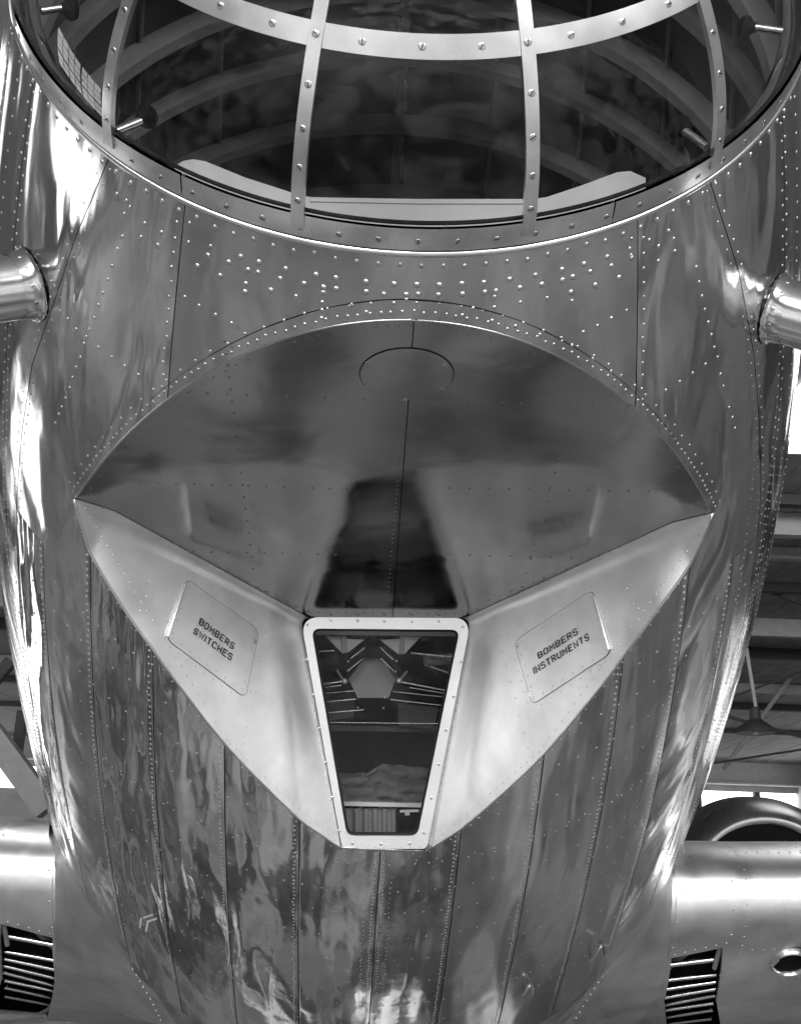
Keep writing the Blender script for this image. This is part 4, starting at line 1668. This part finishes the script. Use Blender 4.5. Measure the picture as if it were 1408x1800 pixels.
# ---------------------------------------------------------------- side tubes
def side_tube(cpx, dirb, rr, sgn):
    (ph_, s_), = hit([cpx])
    p = bpt(ph_, s_)[0]; n = bnrm(ph_, s_)[0]
    d = np.array(dirb, float); d /= np.linalg.norm(d)
    pw, dw = T(p)[0], TD(d)[0]
    r = rr * K
    b = MB(); b.lathe(pw, dw, [(-0.25, r), (0.02, r * 1.0), (0.30, r * 0.98), (0.9, r * 0.94)], 48)
    t = sharp(b.build("side_tube", 'tube_metal', PLANE))
    # flared foot following the skin
    m, k = 48, 9
    ref = np.cross(dw, (0, 0, 1)); ref /= np.linalg.norm(ref); u2 = np.cross(dw, ref)
    V = []
    for i in range(m):
        t_ = 2 * math.pi * i / m
        e = math.cos(t_) * ref + math.sin(t_) * u2
        eb = np.linalg.inv(np.array([TD(x)[0] for x in np.eye(3)]).T) @ e
        # foot of the tube wall on the skin, searched along the axis
        def foot(rad_):
            q = p + eb * rad_ / K
            best = 0
            tt = np.linspace(-0.4, 0.4, 161)
            W = q + tt[:, None] * d
            F = np.hypot(W[:, 0], W[:, 2]) - rad(W[:, 1])
            j = int(np.argmin(np.abs(F)))
            return q + tt[j] * d, tt[j] * K
        f0, a0 = foot(r * 1.02); f1, a1 = foot(r * 1.16)
        base = pw + e * r * 1.015
        for j in range(k):
            t2 = j / (k - 1)
            top = pw + e * r * 1.012 + dw * (a0 + 0.040)
            mid = pw + e * r * 1.02 + dw * (a0 + 0.006)
            end = T(f1)[0] + TD(n)[0] * 0.003
            V.append((1 - t2) ** 2 * top + 2 * t2 * (1 - t2) * mid + t2 * t2 * end)
    F = [(i * k + j, ((i + 1) % m) * k + j, ((i + 1) % m) * k + j + 1, i * k + j + 1) for i in range(m) for j in range(k - 1)]
    mesh("flange", V, F, 'tube_metal', t, True)
    for i in range(0, m, 4):
        q0 = np.array(V[i * k + 7]); q1 = np.array(V[i * k + 1])
        piece("screw", SCR, q0, TD(n)[0], 0.0045, t, rng.uniform(0, 3))
        e = q1 - (pw + dw * ((q1 - pw) @ dw)); e /= np.linalg.norm(e)
        piece("screw", SCR, q1 - dw * 0.012 + e * 0.001, e, 0.0052, t, rng.uniform(0, 3))


side_tube((52, 500), (-0.92, -0.15, -0.38), 0.086, -1)
side_tube((1362, 542), (0.92, -0.10, -0.42), 0.086, 1)

# ---------------------------------------------------------------- wings
CH, TH = 6.8, 0.19
LEY = 5.4
LEP = onplane([(1300, 1552)], (0, LEY, 0), YP)[0]


def naca(x):
    return 5 * TH * (0.2969 * np.sqrt(x) - 0.126 * x - 0.3516 * x ** 2 + 0.2843 * x ** 3 - 0.1015 * x ** 4)


xx = (np.linspace(0, 1, 90) ** 2) * 0.6
CURVE = np.concatenate([np.stack([xx[::-1], naca(xx[::-1]) * 0.85], -1), np.stack([xx[1:], -naca(xx[1:]) * 1.05], -1)]) * CH
CURVE += np.array([LEY, LEP[2]])
CARC = np.concatenate([[0], np.cumsum(np.linalg.norm(np.diff(CURVE, axis=0), axis=1))])
CN = np.gradient(CURVE, axis=0); CN = np.stack([CN[:, 1], -CN[:, 0]], -1); CN /= np.linalg.norm(CN, axis=1)[:, None]
if CN[89, 0] > 0:
    CN = -CN
DIH = 0.06


def wgp(q, off=0.0):
    t = q[:, 1]
    y, z = np.interp(t, CARC, CURVE[:, 0]), np.interp(t, CARC, CURVE[:, 1])
    ny_, nz_ = np.interp(t, CARC, CN[:, 0]), np.interp(t, CARC, CN[:, 1])
    return np.stack([q[:, 0], y + ny_ * off + np.abs(q[:, 0]) * 0.10, z + nz_ * off + (np.abs(q[:, 0]) - 1.5) * DIH], -1)


def wgn(q):
    t = q[:, 1]
    n_ = np.stack([0 * t, np.interp(t, CARC, CN[:, 0]), np.interp(t, CARC, CN[:, 1])], -1)
    return n_ / np.linalg.norm(n_, axis=1)[:, None]


def wing_px(px, sgn):
    """pixels -> wing sheet coordinates"""
    out = []
    for v in rays(px):
        t = np.linspace(4, 16, 3000)
        P = CAM_C + t[:, None] * v
        yy = P[:, 1] - np.abs(P[:, 0]) * 0.10
        zz = P[:, 2] - (np.abs(P[:, 0]) - 1.5) * DIH
        xc = np.clip((yy - LEY) / CH, 0, 0.6)
        h = np.where(zz > LEP[2], naca(xc) * 0.85, naca(xc) * 1.05) * CH
        ins = (yy > LEY) & (np.abs(zz - LEP[2]) < h)
        j = int(np.argmax(ins)) if ins.any() else int(np.argmin(np.abs(yy - LEY) + np.abs(zz - LEP[2])))
        k = int(np.argmin((CURVE[:, 0] - yy[j]) ** 2 + (CURVE[:, 1] - zz[j]) ** 2))
        out.append((P[j, 0], CARC[k]))
    return np.array(out)


op = wing_px([(1181, 1676), (1271, 1664), (1258, 1760), (1250, 1830), (1158, 1830), (1168, 1760)], 1)
panel_px = [(1181, 1448), (1284, 1448), (1284, 1660), (1174, 1685)]
lp = wing_px(panel_px, 1)
TMX = CARC[-1]
BARS = [wing_px(q, 1) for q in ([(1172, 1714), (1262, 1700)], [(1168, 1742), (1262, 1729)], [(1166, 1755), (1261, 1742)], [(1163, 1771), (1260, 1755)],
                                [(1160, 1785), (1258, 1768)], [(1158, 1794), (1257, 1779)], [(1156, 1806), (1255, 1792)], [(1154, 1818), (1254, 1806)])]
for sgn, lab in ((1, "right"), (-1, "left")):
    wg = empty("wing", T((sgn * 2.0, LEY, LEP[2]))[0], "x", "x")
    del wg["label"]; del wg["category"]
    wg.parent = PLANE; wg.location = Vector(T((sgn * 2.0, LEY, LEP[2]))[0]) - PLANE.location
    sx = lambda q: np.stack([q[:, 0] * sgn, q[:, 1]], -1)
    rect = np.array([(1.2, 0.0), (11.0, 0.0), (11.0, TMX), (1.2, TMX)])
    sk = sheet("wing_skin", [dense(sx(rect), 0.1), dense(sx(op), 0.05)], 'wing_metal', wg, lambda q, o: wgp(q, o), wgn, 0.10, 0.0, 0.03)
    t0, t1 = lp[:, 1].min(), lp[:, 1].max()
    LPp = np.array([(lp[3, 0] + 0.01, CARC[60]), (lp[1, 0], CARC[60]), (lp[2, 0], lp[2, 1]), (lp[3, 0], lp[3, 1])])
    pn = sheet("leading_edge_panel", [dense(sx(LPp), 0.03)], 'wing_metal', wg, lambda q, o: wgp(q, 0.012 + o), wgn, 0.05, 0.0, 0.014)
    for a_, c_ in ((LPp[0], LPp[3]), (LPp[3], LPp[2]), (LPp[2], LPp[1])):
        for t in np.linspace(0.06, 0.94, 6):
            q = a_ + (c_ - a_) * t
            cen = LPp.mean(0)
            q = q + (cen - q) / np.linalg.norm(cen - q) * 0.03
            q = np.array([[q[0] * sgn, q[1]]])
            piece("rivet", RIV, T(wgp(q, 0.012))[0], TD(wgn(q))[0], 0.007, pn)
    wr = Rivets('rivet_metal')
    for xr in (lp[1, 0] + 0.06, lp[1, 0] + 0.52, lp[1, 0] + 0.58):
        for t in np.arange(CARC[55], CARC[135], 0.075):
            q = np.array([[xr * sgn, t]]); wr.add(T(wgp(q))[0], TD(wgn(q))[0], 0.005)
    for t in (CARC[72], lp[2, 1] + 0.05):
        for xr in np.arange(lp[1, 0] + 0.06, 4.2, 0.075):
            q = np.array([[xr * sgn, t]]); wr.add(T(wgp(q))[0], TD(wgn(q))[0], 0.005)
    wr.build(sk)
    # inside the opening: dark well, bright cooler tubes
    well = MB()
    loop = dense(sx(op), 0.05)
    D = T(wgp(loop, -0.30)); S = T(wgp(loop, -0.02))
    m = len(loop)
    well.add(np.concatenate([S, D]), [(i, (i + 1) % m, m + (i + 1) % m, m + i) for i in range(m)] + [tuple(range(m, 2 * m))])
    well.build("cooler_well", 'black_and_shade', wg)
    x0, x1 = op[:, 0].min(), op[:, 0].max()
    ta, tb = op[:, 1].min(), op[:, 1].max()
    for k, (a_, c_) in enumerate(BARS):
        q = np.array([(a_[0] * sgn, a_[1]), (c_[0] * sgn, c_[1])])
        b = MB(); b.tube(T(wgp(q, -0.06)), 0.011 if k else 0.014, 10); sharp(b.build("cooler_tube", 'bright_steel', wg))
    q = np.array([((x0 + 0.20) * sgn, ta + 0.02), ((x0 + 0.19) * sgn, tb)])
    b = MB(); b.tube(T(wgp(q, -0.10)), 0.035, 10); sharp(b.build("cooler_pipe", 'former_paint', wg))
    q = np.array([((x0 + 0.33) * sgn, ta + 0.02), ((x0 + 0.34) * sgn, ta + 0.28)])
    b = MB(); b.tube(T(wgp(q, -0.04)), 0.014, 8); sharp(b.build("cooler_pipe", 'former_paint', wg))
    if sgn > 0:
        c = wing_px([(1388, 1690)], 1)
        p_, n_ = T(wgp(c))[0], TD(wgn(c))[0]
        b = MB(); b.lathe(p_, n_, [(0.0, 0.115), (0.022, 0.112), (0.030, 0.104), (0.030, 0.096), (0.022, 0.090), (0.0, 0.088)], 40)
        lr = sharp(b.build("landing_light_ring", 'bright_steel', wg))
        b = MB(); b.lathe(p_, n_, [(0.006, 0.090), (0.005, 0.0001)], 32); sharp(b.build("dark_disc", 'black_and_shade', lr))  # black disc laid on the skin stands in for a shaded opening
    # fillet between fuselage and wing root
    if sgn > 0:
        bp = [(1222, 1425), (1192, 1488), (1166, 1530), (1132, 1598), (1088, 1668), (1042, 1735), (985, 1815)]
        wp = [(1208, 1446), (1192, 1470), (1184, 1510), (1182, 1570), (1178, 1650), (1168, 1730), (1158, 1815)]
    else:
        bp = [(74, 1400), (98, 1466), (132, 1532), (178, 1606), (224, 1680), (272, 1752), (315, 1815)]
        wp = [(84, 1440), (94, 1470), (97, 1520), (98, 1580), (98, 1650), (96, 1730), (92, 1815)]
    bp, wp = dense(np.array(bp, float), 12, False), np.array(wp, float)
    wp = np.stack([np.interp(np.linspace(0, 1, len(bp)), np.linspace(0, 1, len(wp)), wp[:, k]) for k in (0, 1)], -1)
    hb = hit(bp); hw_ = wing_px(wp, sgn)
    A = bpt(hb[:, 0], hb[:, 1], -0.012); B = wgp(hw_, 0.006)
    # smooth the wing-side curve
    for _ in range(6):
        A[1:-1] = (A[:-2] + 2 * A[1:-1] + A[2:]) / 4; B[1:-1] = (B[:-2] + 2 * B[1:-1] + B[2:]) / 4
    m, k = len(A), 12
    V = []
    for i in range(m):
        tng = np.array([0, 1.0, 0])
        c = 0.5 * (A[i] + B[i]) + np.array([0, 0.10, 0.04]) * np.linalg.norm(A[i] - B[i])
        for j in range(k):
            t = j / (k - 1)
            V.append((1 - t) ** 2 * A[i] + 2 * t * (1 - t) * c + t * t * B[i])
    F = [(i * k + j, (i + 1) * k + j, (i + 1) * k + j + 1, i * k + j + 1) for i in range(m - 1) for j in range(k - 1)]
    fl = mesh("wing_fillet", T(np.array(V)), F, 'wing_metal', wg, True)
    L = Rivets('rivet_lit')
    for i in range(0, m):
        v0 = np.array(V[i * k + 1]); n0 = CAM_C - v0; n0 /= np.linalg.norm(n0)
        L.add(T(v0 + n0 * 0.004)[0], TD(n0)[0], 0.0036)
    L.build(fl)

# engine cowl showing above the right wing
C0 = at_y((1322, 1578), 8.4); sc_ = 8.4 + 2.0
pxm = np.linalg.norm(at_y((1323, 1578), 8.4) - C0)
cw = empty("engine_cowl", C0, "x", "x")
del cw["label"]; del cw["category"]
cw.parent = PLANE; cw.location = Vector(C0) - PLANE.location
ax = np.array([-0.10, -0.99, -0.03])
b = MB(); b.lathe(C0, ax, [(-0.9, 150 * pxm), (-0.5, 165 * pxm), (0.0, 171 * pxm), (0.3, 168 * pxm), (0.5, 160 * pxm), (0.64, 148 * pxm), (0.70, 136 * pxm), (0.71, 130 * pxm)], 72)
sharp(b.build("cowl", 'dark_steel', cw), 60)
b = MB(); b.lathe(C0, ax, [(0.705, 131 * pxm), (0.73, 130 * pxm), (0.735, 127 * pxm), (0.72, 124 * pxm), (0.6, 122 * pxm)], 72)
sharp(b.build("lip_ring", 'white_paint', cw), 60)
b = MB(); b.lathe(C0, ax, [(0.62, 121 * pxm), (0.62, 0.001)], 48); b.build("cowl_front", 'black_and_shade', cw)

# ---------------------------------------------------------------- small fittings and marks
def bodyw(px, off):
    h_ = hit(px)
    return T(bpt(h_[:, 0], h_[:, 1], off))


for q in ([(1036, 1692, 0), (1039, 1672, .03), (1047, 1652, .04), (1056, 1650, .04), (1062, 1664, .03), (1064, 1684, 0)],
          [(919, 1750, 0), (921, 1735, .025), (925, 1723, .03), (929, 1723, .03), (933, 1733, .025), (935, 1748, 0)]):
    pts = [bodyw([(x_, y_)], o_)[0] for x_, y_, o_ in q]
    b = MB(); b.tube(pts, 0.007, 10); b.build("grab_loop", 'frame_metal', PLANE, True)


def stroke(name, a, c, w, mat, parent):
    P = np.linspace(a, c, 6)
    d = np.array(c, float) - np.array(a, float); d /= np.linalg.norm(d)
    n_ = np.array([-d[1], d[0]]) * w / 2
    L, Q = bodyw(P + n_, 0.0015), bodyw(P - n_, 0.0015)
    mesh(name, np.concatenate([L, Q]), [(i, i + 1, 6 + i + 1, 6 + i) for i in range(5)], mat, parent, False)


for a, c in (((248.5, 1614), (246.5, 1632)), ((260, 1622), (257, 1638)), ((252, 1614), (269, 1608)), ((258, 1621), (276, 1615))):
    stroke("chalk_mark", a, c, 3.2, 'chalk', SK['b2'])
for k, v in RR.items():
    v.build(SK[k])
